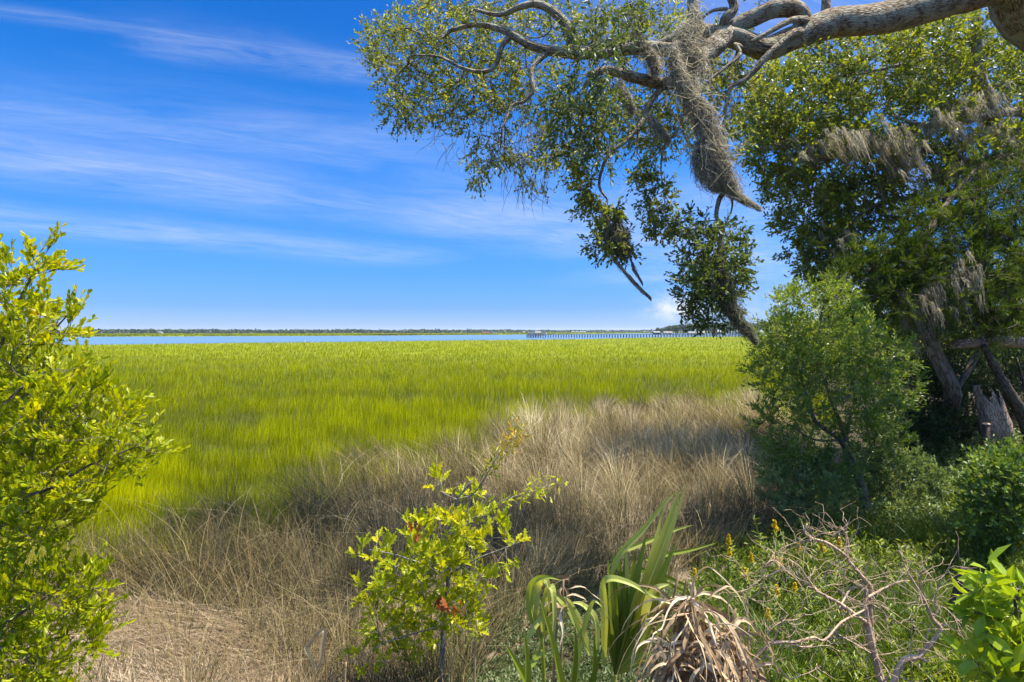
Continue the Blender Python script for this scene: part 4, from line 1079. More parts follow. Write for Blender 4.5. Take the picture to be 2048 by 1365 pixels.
def right_shrubs():
    b = gp(1745, 1048, -.05); D = b[1]
    shrub('wax_myrtle', 'tall leaning green shrub beside the rushes with slanting bare stems', 'shrub', b,
          [([b, P(1722, 970, D), P(1706, 930, D), P(1681, 880, D - .1), P(1632, 843, D - .2), P(1612, 786, D - .2), P(1599, 740, D - .2), P(1590, 690, D - .2)], .075, .015),
           ([P(1706, 930, D), P(1690, 876, D), P(1673, 827, D), P(1657, 786, D + .1), P(1640, 730, D + .1), P(1640, 650, D + .1), P(1650, 600, D)], .045, .012),
           ([P(1690, 876, D), P(1710, 800, D + .2), P(1740, 720, D + .3), P(1760, 690, D + .3)], .035, .01),
           ([P(1681, 880, D - .1), P(1630, 880, D - .4), P(1580, 850, D - .4)], .025, .008)],
          [(1640, 595, 70, 30, D - .6, D + .6, 40), (1580, 610, 30, 30, D - .4, D + .3, 16), (1560, 690, 55, 45, D - .8, D + .5, 40), (1650, 680, 120, 65, D - 1, D + .8, 100), (1730, 720, 90, 65, D - .9, D + .9, 80), (1570, 780, 70, 60, D - 1, D + .5, 56), (1680, 790, 110, 65, D - 1, D + .8, 70),
           (1785, 770, 55, 60, D - .6, D + .6, 40), (1590, 860, 70, 55, D - 1, D + .4, 46), (1720, 860, 70, 45, D - .4, D + .8, 40), (1525, 700, 25, 20, D - .5, D + .1, 10), (1580, 930, 60, 40, D - .8, D + .3, 36), (1660, 940, 60, 40, D - .9, D - .2, 30), (1770, 880, 50, 50, D - .6, D + .4, 34), (1620, 720, 60, 50, D - .9, D + .3, 30), (1700, 800, 60, 50, D - 1, D, 24), (1530, 850, 25, 60, D - .6, D, 18), (1520, 745, 20, 12, D - .4, D, 5)],
          M['myrtle_leaf'], M['bush_bark'], (5, .20, 9, .072, .025, T_DIAMOND), seg=.14, vb=lambda t: np.clip(.15 + .22 * (t[:, 2] - 1) + .5 * (rng.random(len(t)) - .4), 0, 1))
    b = gp(1600, 1075, -.02); D = b[1]
    shrub('low_shrub', 'low green shrub at the foot of the leaning one beside the dark rushes', 'shrub', b,
          [([b, P(1605, 1040, D), P(1590, 1000, D)], .03, .012), ([b, P(1640, 1020, D)], .02, .01)],
          [(1590, 980, 70, 50, D - .5, D + .6, 70), (1640, 1010, 80, 45, D - .5, D + .6, 70), (1560, 930, 40, 30, D - .2, D + .4, 20), (1670, 940, 60, 40, D, D + .7, 26)],
          M['low_leaf'], M['bush_bark'], (5, .14, 10, .06, .022, T_DIAMOND))
    b = gp(1800, 1035, -.02); D = b[1]
    shrub('low_shrub', 'grey green bushy shrub on the bank right of the leaning stems', 'shrub', b,
          [([b, P(1800, 990, D), P(1790, 930, D)], .03, .012), ([b, P(1840, 970, D)], .02, .01)],
          [(1780, 930, 60, 45, D - .4, D + .6, 60), (1820, 960, 70, 45, D - .4, D + .6, 60), (1750, 980, 50, 35, D - .4, D + .5, 34)],
          M['low_leaf'], M['bush_bark'], (5, .15, 10, .07, .026, T_OVATE))
    # dark thicket behind
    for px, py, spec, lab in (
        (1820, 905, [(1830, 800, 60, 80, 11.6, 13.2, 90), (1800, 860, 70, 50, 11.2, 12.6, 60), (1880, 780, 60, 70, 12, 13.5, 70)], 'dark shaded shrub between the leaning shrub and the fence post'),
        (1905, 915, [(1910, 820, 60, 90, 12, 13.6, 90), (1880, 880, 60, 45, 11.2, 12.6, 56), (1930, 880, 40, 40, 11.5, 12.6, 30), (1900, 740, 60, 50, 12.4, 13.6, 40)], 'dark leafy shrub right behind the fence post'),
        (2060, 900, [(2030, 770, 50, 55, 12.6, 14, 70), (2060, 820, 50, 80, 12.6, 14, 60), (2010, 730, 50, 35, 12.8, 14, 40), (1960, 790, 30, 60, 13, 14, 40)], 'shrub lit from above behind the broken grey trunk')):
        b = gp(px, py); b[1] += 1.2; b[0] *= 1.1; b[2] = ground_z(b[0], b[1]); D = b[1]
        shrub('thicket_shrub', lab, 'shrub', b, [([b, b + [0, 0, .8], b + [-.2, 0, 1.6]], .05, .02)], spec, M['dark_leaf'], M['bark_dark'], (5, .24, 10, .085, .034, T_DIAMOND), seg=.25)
    # a broad leaved bush at the right edge
    b = gp(2035, 1120, -.05); D = b[1]
    shrub('broad_leaved_shrub', 'shrub with rounded leaves in rows at the right edge below the broken trunk', 'shrub', b,
          [([b, P(2030, 1000, D), P(2010, 920, D)], .03, .01), ([b, P(1990, 1030, D), P(1970, 980, D)], .02, .008)],
          [(2025, 930, 30, 26, D - .5, D + .5, 24), (1990, 960, 40, 40, D - .5, D + .5, 34), (2030, 980, 40, 60, D - .6, D + .5, 44), (1980, 1040, 45, 45, D - .5, D + .4, 34), (2040, 1060, 35, 45, D - .6, D + .3, 30), (1955, 1000, 20, 25, D - .3, D + .3, 8)],
          M['round_leaf'], M['bush_bark'], (4, .22, 9, .07, .044, T_OVATE), spread=.9, up=-.1)


right_shrubs()


def left_shrubs():
    D = 3.5
    b = np.array([-4.0, 3.7, ground_z(-4.0, 3.7)])
    up = lambda t: np.clip(.32 + .24 * (t[:, 2] - 1.6) + .7 * (rng.random(len(t)) - .45), 0, 1)
    shrub('groundsel_bush', 'tall bright yellow green bush with upright leafy tips at the left edge', 'bush', b,
          [([b, P(-170, 1150, D), P(-110, 950, D), P(-50, 800, D), P(0, 690, D), P(40, 600, D), P(75, 530, D)], .03, .005),
           ([P(-170, 1150, D), P(-60, 1000, D), P(30, 920, D - .1), P(110, 850, D - .1), P(170, 800, D - .1)], .02, .005),
           ([P(-60, 1000, D), P(80, 985, D - .2), P(180, 930, D - .2), P(270, 895, D - .2)], .014, .004),
           ([P(-50, 800, D), P(40, 730, D + .1), P(90, 680, D + .1), P(140, 625, D + .1)], .014, .004),
           ([P(-110, 950, D), P(-40, 860, D - .3), P(50, 770, D - .3), P(100, 740, D - .3)], .014, .004),
           ([P(-50, 800, D), P(-20, 650, D), P(0, 520, D)], .014, .004)],
          [(85, 530, 18, 44, D - .12, D + .15, 10), (45, 590, 40, 36, D - .2, D + .3, 13), (8, 560, 18, 45, D - .2, D + .3, 10), (55, 625, 40, 30, D - .3, D + .3, 12), (135, 650, 20, 24, D - .1, D + .2, 8), (100, 670, 36, 22, D - .2, D + .3, 10), (30, 700, 60, 45, D - .4, D + .4, 32),
           (110, 765, 50, 34, D - .4, D + .3, 22), (40, 800, 80, 55, D - .5, D + .4, 46), (165, 800, 60, 38, D - .3, D + .3, 26), (70, 880, 90, 55, D - .6, D + .4, 56), (180, 875, 70, 38, D - .4, D + .3, 28), (255, 905, 42, 18, D - .2, D + .2, 13), (290, 895, 16, 10, D - .1, D + .1, 4), (150, 950, 80, 40, D - .5, D + .3, 38),
           (50, 980, 80, 50, D - .6, D + .4, 38), (-60, 800, 60, 250, D - .5, D + .4, 60), (60, 1060, 80, 35, D - .5, D + .3, 28), (130, 1040, 50, 30, D - .4, D + .2, 14), (-10, 1080, 40, 40, D - .5, D + .2, 12), (240, 830, 30, 16, D - .2, D + .2, 7)],
          M['left_leaf'], M['bush_bark'], (3, .15, 10, .054, .022, T_SPOON), seg=.08, vb=up, up=.55, spread=.38, leafup=.4, ltilt=.55, wr=.0013, tip=.0016)
    D = 3.2
    b = np.array([-3.9, 3.0, ground_z(-3.9, 3.0)])
    shrub('groundsel_bush', 'low shaded green bush under the tall yellow one in the lower left corner', 'bush', b,
          [([b, P(-180, 1330, D), P(-80, 1290, D), P(20, 1240, D), P(100, 1190, D), P(160, 1165, D)], .022, .004), ([P(-80, 1290, D), P(40, 1300, D), P(120, 1290, D)], .014, .004)],
          [(60, 1170, 60, 28, D - .3, D + .3, 28), (160, 1165, 36, 20, D - .15, D + .2, 15), (30, 1235, 70, 35, D - .3, D + .3, 30), (130, 1220, 50, 25, D - .2, D + .2, 16), (160, 1290, 36, 28, D - .2, D + .2, 13), (50, 1310, 80, 35, D - .3, D + .3, 32), (60, 1370, 90, 30, D - .3, D + .2, 24), (-60, 1250, 50, 130, D - .3, D + .3, 24), (195, 1255, 12, 16, D - .1, D + .1, 3)],
          M['left_leaf'], M['bush_bark'], (3, .13, 10, .050, .020, T_SPOON), seg=.08, vb=lambda t: np.clip(.0 + .45 * rng.random(len(t)) ** 1.3 + .6 * np.clip((t[:, 0] + 2.75) / .5, 0, .5), 0, 1), up=.4, spread=.7, leafup=.45, ltilt=.5, wr=.0013, tip=.0016)


left_shrubs()


def sapling():
    D = 4.7
    b = np.array([*P(890, 1420, D)[:2], 0]); b[2] = ground_z(b[0], b[1])
    root = thing('oak_sapling', 'young oak sapling with bright lobed leaves standing before the rushes', 'sapling', b)
    pl = Plant()
    pl.limb([b, P(884, 1350, D), P(888, 1250, D), P(897, 1150, D), P(900, 1060, D), P(915, 1000, D), P(945, 960, D)], .026, .006)
    pl.limb([P(915, 1000, D), P(950, 985, D - .1), P(985, 930, D - .1), P(1005, 900, D - .1), P(1035, 872, D - .1)], .006, .003)
    pl.limb([P(900, 1060, D), P(960, 1030, D), P(1010, 1000, D), P(1060, 985, D), P(1100, 970, D)], .007, .003)
    pl.limb([P(897, 1150, D), P(850, 1130, D - .2), P(790, 1110, D - .2), P(740, 1100, D - .2)], .009, .003)
    pl.limb([P(890, 1220, D), P(830, 1210, D + .1), P(760, 1190, D + .1), P(705, 1200, D + .1)], .009, .003)
    pl.limb([P(897, 1150, D), P(950, 1120, D - .1), P(1000, 1100, D - .1), P(1040, 1085, D - .1)], .008, .003)
    pl.limb([P(888, 1250, D), P(820, 1270, D - .2), P(760, 1290, D - .2), P(715, 1320, D - .2)], .008, .003)
    pl.limb([P(915, 1000, D), P(885, 985, D), P(880, 965, D)], .005, .003)
    nsk = len(pl.pos)
    spec = [(890, 1080, 75, 55, D - .35, D + .3, 40), (820, 1120, 60, 40, D - .4, D + .3, 26), (960, 1060, 45, 40, D - .3, D + .3, 18), (870, 1150, 95, 45, D - .4, D + .35, 38), (790, 1190, 60, 35, D - .3, D + .3, 22), (860, 1230, 80, 45, D - .4, D + .3, 32), (930, 1170, 60, 50, D - .3, D + .3, 20), (740, 1195, 35, 22, D - .1, D + .2, 8),
            (775, 1255, 40, 25, D - .3, D + .1, 11), (720, 1320, 30, 22, D - .3, D - .1, 6), (1010, 1095, 35, 20, D - .2, D + .1, 8), (745, 1110, 22, 24, D - .3, D - .1, 6), (940, 1010, 35, 25, D - .2, D + .2, 9), (885, 975, 16, 16, D - .1, D + .1, 5), (830, 1290, 50, 30, D - .3, D + .2, 12), (920, 1250, 35, 30, D - .2, D + .2, 8)]
    pl.grow(ell(spec), seg=.08, k=.3, bend=.3, wob=.015)
    tips = np.array([pl.pos[i] for i in pl.tips]); dirs = np.array(pl.tipdir)
    wood = MB(); lf = MB(); pl.mesh(wood, tip=.0022)
    vb = np.clip(.62 + .35 * (tips[:, 2] - 1.3) + .7 * (rng.random(len(tips)) - .5), 0, 1)
    sprays(wood, lf, tips, dirs, 1, .11, 8, .098, .042, T_LOBED, .4, .5, .4, vb, .5, nb=.8, ltilt=.75)
    # narrow leaves along the two long shoots
    for path, mat, nm in (([P(950, 985, D - .1), P(985, 930, D - .1), P(1005, 900, D - .1), P(1040, 868, D - .1)], 'shoot_leaf', 'upper_shoot'), ([P(1000, 1005, D), P(1060, 985, D), P(1105, 970, D)], 'sapling_leaf', 'side_shoot')):
        c = smooth_poly(path, 12); mb = MB(); k = len(c)
        pp = np.repeat(c, 4, 0); tn = np.repeat(unit(np.gradient(c, axis=0)), 4, 0); q = np.repeat(np.linspace(0, 1, k), 4)
        sel = rng.random(len(pp)) < np.where(nm == 'upper_shoot', .25 + .75 * q, .9); pp, tn, q = pp[sel], tn[sel], q[sel]
        pp = pp + rand_dirs(len(pp)) * (.02 + .09 * q)[:, None]
        mb.leaves(pp, unit(tn * .6 + rand_dirs(len(pp)) * .9), unit(rand_dirs(len(pp)) + [0, 0, .7]), .055 + .03 * rng.random(len(pp)), .02, T_SPOON, np.clip((q if nm == 'upper_shoot' else .8) * .8 + .35 * (rng.random(len(pp)) - .4), 0, 1))
        o = mb.build('foliage', M[mat], root, b)
        if nm == 'upper_shoot': o['label'] = 'top shoot with small leaves turning yellow and orange'
    wood.build('stem', M['grey_bark'], root, b, True); lf.build('foliage', M['sapling_leaf'], root, b)
    mb = MB()
    for (px, py, dd, n, s) in ((888, 1195, D - .42, 7, .05), (832, 1075, D - .4, 5, .04), (912, 1215, D - .42, 3, .04)):
        c = P(px, py, dd); pp = c + rng.normal(size=(n, 3)) * s * .6
        down = -1.0 if py > 1150 else .6
        mb.leaves(pp, unit(rand_dirs(n) * .7 + [0, 0, down]), rand_dirs(n), .10, .05, T_LOBED, rng.random(n))
    o = mb.build('withered_leaves', M['red_leaf'], root, b); o['label'] = 'red and rust coloured leaves'


sapling()


def strip(mb, pix, wpx, v=.5, fold=.18, nrm=(0, -1, .2), tip=True, per=6, twist=0.0, taper0=.6):
    """a leaf strip through (px, py, depth) points; widths in metres"""
    c = smooth_poly([P(*q) for q in pix], per); m = len(c); q = np.linspace(0, 1, m)
    w = wpx * np.minimum(1, taper0 + q * 3) * (np.clip((1 - q) / .55, 0, 1) ** .8 if tip else 1)
    n = np.repeat(np.asarray(nrm, float)[None], m, 0)
    if twist:
        a = twist * q; n = np.stack([n[:, 0] * np.cos(a) - n[:, 1] * np.sin(a), n[:, 0] * np.sin(a) + n[:, 1] * np.cos(a), n[:, 2]], 1)
    mb.ribbon(c, w, n, v, fold)


def palmetto():
    D = 4.25
    b = gp(1228, 1420); 
    b = np.array([*P(1228, 1440, D)[:2], 0.0]); b[2] = ground_z(b[0], b[1])
    root = thing('palmetto', 'green fan palm with tall pleated leaf and bent drooping blades', 'palm', b)
    # main fan: segments radiate from the hub and stay joined in their lower half
    mb = MB(); hub = P(1229, 1352, D)
    # petiole
    st = MB(); st.tube(smooth_poly([b, P(1229, 1400, D), hub], 4), [.016] * 9, 8)
    st.build('leaf_stalk', M['palm'], root, b, True)
    tipsA = [(1206, 1150, -.02), (1216, 1120, .0), (1226, 1100, .05), (1240, 1085, .05), (1256, 1080, .06), (1274, 1085, .05), (1292, 1070, .03)]
    tipsB = [(1330, 1005, .0), (1357, 983, -.03), (1373, 967, -.06)]
    tipsC = [(1352, 1085, -.08), (1345, 1130, -.1), (1348, 1180, -.14), (1340, 1225, -.16), (1325, 1262, -.18), (1312, 1295, -.2), (1296, 1318, -.2)]
    allt = [(t, 'A') for t in tipsA] + [(t, 'B') for t in tipsB] + [(t, 'C') for t in tipsC]
    for i, ((px, py, dz), g) in enumerate(allt):
        tp = P(px, py, D + dz); mid = hub + (tp - hub) * .55 + np.array([0, -.03, .02])
        c = smooth_poly([hub, hub + (mid - hub) * .5, mid, tp], 7); m = len(c); q = np.linspace(0, 1, m)
        L = np.linalg.norm(tp - hub); w = L * (.17 if g != 'B' else .19) * np.clip(q / .5, .04, 1) * np.clip((1.02 - q) / .5, 0, 1) ** .8 * (.62 if g == 'C' else .55)
        vv = {'A': .12 + .2 * rng.random(), 'B': .85 + .12 * rng.random(), 'C': .45 + .3 * rng.random()}[g]
        ang = .6 if i % 2 else -.35
        nrm = unit(np.array([math.sin(ang + (.5 if g == 'B' else -.3 if g == 'A' else .4)), -math.cos(ang), .15]))
        mb.ribbon(c, w, nrm, vv, .16)
    o = mb.build('fan_leaf', M['palm'], root, b)
    # bent blades
    def part(label, strips):
        m_ = MB()
        for pix, w, v, kw in strips: strip(m_, pix, w, v, **kw)
        o = m_.build('leaf_blade', M['palm'], root, b)
        if label: o['label'] = label
    part('pale blade bent over to the right', [([(1208, 1330, D - .05), (1210, 1240, D - .1), (1207, 1175, D - .12), (1222, 1158, D - .16), (1262, 1168, D - .2), (1300, 1190, D - .22), (1352, 1214, D - .24)], .055, .7, dict(nrm=(-.3, -.6, .8)))])
    part('short curled blade with a pale underside', [([(1288, 1260, D - .1), (1296, 1210, D - .14), (1312, 1178, D - .18), (1340, 1168, D - .2)], .07, .95, dict(nrm=(-.6, -.6, .5)))])
    part(None, [([(1222, 1150, D), (1240, 1108, D), (1285, 1060, D), (1330, 1005, D), (1352, 985, D)], .045, .75, {})])
    part(None, [([(1240, 1105, D), (1290, 1085, D + .05), (1350, 1060, D + .1), (1388, 1050, D + .1)], .035, .7, {})])
    part(None, [([(1290, 1120, D), (1340, 1108, D + .1), (1390, 1098, D + .15), (1436, 1085, D + .2)], .032, .45, {})])
    part('dark arching blade low on the right', [([(1270, 1135, D + .1), (1320, 1150, D + .1), (1380, 1175, D + .12), (1445, 1205, D + .15)], .035, .15, {})])
    part(None, [([(1275, 1140, D + .15), (1330, 1165, D + .15), (1380, 1190, D + .12), (1430, 1215, D + .15)], .03, .3, {})])
    part(None, [([(1255, 1200, D), (1253, 1120, D), (1252, 1082, D)], .03, .8, dict(taper0=.9))])
    part('long blade rising from the hub and kinked to the left', [([(1180, 1310, D - .2), (1160, 1250, D - .2), (1138, 1205, D - .2), (1112, 1192, D - .2)], .05, .75, dict(nrm=(.3, -.7, .7)))])
    part(None, [([(1195, 1300, D - .05), (1190, 1240, D - .1), (1165, 1210, D - .1), (1140, 1205, D - .1)], .05, .85, dict(nrm=(.3, -.7, .7)))])
    part(None, [([(1150, 1370, D - .3), (1160, 1290, D - .3), (1178, 1220, D - .3), (1190, 1203, D - .32), (1205, 1215, D - .35)], .035, .7, dict(nrm=(.2, -.8, .5)))])
    # second, folded leaf to the left
    b2 = np.array([*P(1086, 1440, 4.1)[:2], 0.0]); b2[2] = ground_z(b2[0], b2[1]); E = 4.1
    r2 = thing('palmetto', 'smaller folded fan palm left of the tall pleated leaf', 'palm', b2)
    st = MB(); st.tube(smooth_poly([b2, P(1088, 1370, E), P(1083, 1270, E)], 5), [.013] * 11, 8); st.build('leaf_stalk', M['palm'], r2, b2, True)
    mb = MB()
    for pix, w, v, nr in (
        ([(1083, 1275, E), (1062, 1225, E), (1060, 1180, E), (1075, 1158, E - .05), (1100, 1155, E - .1), (1125, 1162, E - .1)], .05, .55, (-.3, -.9, .4)),
        ([(1083, 1275, E), (1070, 1220, E), (1075, 1170, E), (1090, 1160, E - .08), (1098, 1185, E - .1), (1098, 1250, E - .12)], .06, .85, (.2, -.9, .4)),
        ([(1083, 1275, E), (1088, 1215, E), (1096, 1175, E - .05), (1106, 1185, E - .12), (1108, 1250, E - .14), (1100, 1300, E - .14)], .055, .8, (.3, -.9, .2)),
        ([(1083, 1275, E), (1075, 1240, E), (1066, 1200, E + .02), (1068, 1170, E + .02)], .06, .8, (-.3, -.9, .2)),
        ([(1083, 1275, E), (1100, 1230, E + .05), (1110, 1185, E + .05), (1118, 1165, E + .05)], .05, .2, (.4, -.9, .2)),
        ([(1085, 1300, E - .1), (1062, 1330, E - .15), (1035, 1362, E - .2)], .045, .5, (0, -.8, .6)),
        ([(1083, 1235, E - .05), (1060, 1270, E - .1), (1040, 1320, E - .12)], .04, .75, (-.2, -.8, .5)),
        ([(1112, 1190, E - .1), (1140, 1220, E - .12), (1160, 1265, E - .15), (1182, 1312, E - .15)], .05, .65, (-.3, -.7, .6))):
        strip(mb, pix, w, v, nrm=nr)
    mb.build('fan_leaf', M['palm'], r2, b2)
    for i, (a, c, v) in enumerate((((1128, 1400), (1078, 1190), .25), ((1010, 1288), (1068, 1400), .2), ((1140, 1390), (1150, 1246), .12), ((1180, 1390), (1187, 1262), .1), ((1048, 1260), (1052, 1400), .2), ((1160, 1400), (1205, 1290), .12))):
        m_ = MB(); lo, hi = (a, c) if a[1] > c[1] else (c, a); dd = E - .25 - .05 * i
        strip(m_, [(lo[0], lo[1], dd), ((lo[0] + hi[0]) / 2 + 3, (lo[1] + hi[1]) / 2, dd), (hi[0], hi[1], dd)], .055, v, nrm=(.6, -.7, .1), fold=.3, taper0=.9)
        m_.build('leaf_blade', M['palm'], r2, b2)


palmetto()


def dead_fronds():
    D = 3.9
    data = [('tall heap of dry tan palm fronds hanging from upright stalks', [(1385, 1195, D, 120, 50, 200)], [((1290, 1400), (1322, 1290), (1358, 1150)), ((1352, 1300), (1362, 1220), (1374, 1155)), ((1365, 1300), (1378, 1220), (1388, 1165))]),
            ('dry tan palm frond bent over a stalk right of the tallest heap', [(1455, 1265, D - .1, 90, 40, 150)], [((1420, 1400), (1440, 1300), (1472, 1218))]),
            ('crumpled dry palm fronds lying lowest at the left of the heap', [(1345, 1300, D - .2, 60, 40, 110), (1410, 1300, D - .2, 60, 80, 120), (1490, 1330, D - .2, 34, 60, 80)], [((1300, 1400), (1320, 1330), (1325, 1230))]),
            ('small pale withered frond beside the folded green palm', [(1127, 1165, 4.0, 12, 40, 110)], [((1120, 1400), (1123, 1300), (1127, 1160)), ((1105, 1400), (1110, 1300), (1115, 1240))])]
    for lab, heads, stalks in data:
        hx, hy, hd = heads[0][0], heads[0][1], heads[0][2]
        b = np.array([*P(hx, 1440, hd)[:2], 0.0]); b[2] = ground_z(b[0], b[1])
        root = thing('dead_palm_frond', lab, 'dead frond', b, 'dry palm fronds')
        mb = MB()
        for (px, py, d, n, sp, drop) in heads:
            for i in range(n):
                a = rng.random() * 6.28
                p = P(px + rng.normal() * sp * .16, py + rng.random() ** 1.2 * drop * .6, d + rng.normal() * .07)
                out_ = .05 + .34 * rng.random(); dv = unit(np.array([math.cos(a) * out_, math.sin(a) * out_ * .8, .35 - .9 * rng.random()])); step = drop / F * d * (.08 + .09 * rng.random()); pts = [p]
                for q in range(8):
                    kink = .9 if rng.random() < .16 else .22
                    dv = unit(dv + kink * rng.normal(size=3) * [1, 1, .6] + np.array([0, 0, -.38]))
                    pts.append(pts[-1] + dv * step)
                c = smooth_poly(pts, 2); m = len(c); t_ = np.linspace(0, 1, m)
                nr = unit(np.cumsum(rng.normal(size=(m, 3)) * .3, 0) + unit(np.array([math.cos(a) * .8, -.6, .3])))
                mb.ribbon(c, (.015 + .024 * rng.random()) * np.clip(1.25 - t_ * 1.15, 0, 1) * np.clip(.3 + t_ * 4, 0, 1), nr, rng.random(), .25)
        mb.build('withered_blades', M['straw'], root, b)
        for s in stalks:
            st = MB(); st.tube(smooth_poly([P(x, y, hd + .03) for x, y in s], 5), np.linspace(.010, .007, 11), 6, v=.3)
            st.build('leaf_stalk', M['straw'], root, b, True)
    # bent dry blade on the left
    b = np.array([*P(648, 1440, 4.2)[:2], 0.0]); b[2] = ground_z(b[0], b[1])
    root = thing('dry_leaf', 'bent pale dry leaf on a thin stalk before the straw', 'dead leaf', b)
    mb = MB()
    for pix, w, v in (([(632, 1268, 4.2), (648, 1262, 4.2), (645, 1290, 4.2), (640, 1325, 4.2), (630, 1345, 4.2)], 0.036, .55), ([(638, 1268, 4.2), (615, 1290, 4.2), (613, 1300, 4.2), (624, 1325, 4.2), (630, 1362, 4.2)], .026, .65), ([(640, 1266, 4.2), (622, 1288, 4.18), (614, 1296, 4.18)], .014, .2)):
        strip(mb, pix, w, v, nrm=(.3, -.9, .2), taper0=.7)
    mb.build('withered_blades', M['straw'], root, b)
    st = MB(); st.tube(smooth_poly([b, P(652, 1360, 4.22), P(646, 1268, 4.22)], 4), [.005] * 9, 5, v=.1); st.build('leaf_stalk', M['straw'], root, b, True)
    for lab, pts in (('single upright dry stalk between the sapling and the folded palm', [(955, 1240, 4.3), (950, 1310, 4.3), (948, 1420, 4.3)]), ('short dry stalk at the foot of the sapling', [(905, 1300, 4.4), (903, 1360, 4.4), (902, 1420, 4.4)]), ('lone dry stalk left of the sapling leaves', [(692, 1325, 4.2), (690, 1370, 4.2), (692, 1430, 4.2)])):
        q = [P(*p) for p in pts]; b = q[-1].copy(); b[2] = ground_z(b[0], b[1]); q[-1] = b
        mb = MB(); mb.tube(smooth_poly(q[::-1], 4), np.linspace(.009, .006, 9), 6, v=.5); o = mb.build('dry_stalk', M['straw'], base=b, smooth=True); tag(o, lab, 'stalk')


dead_fronds()


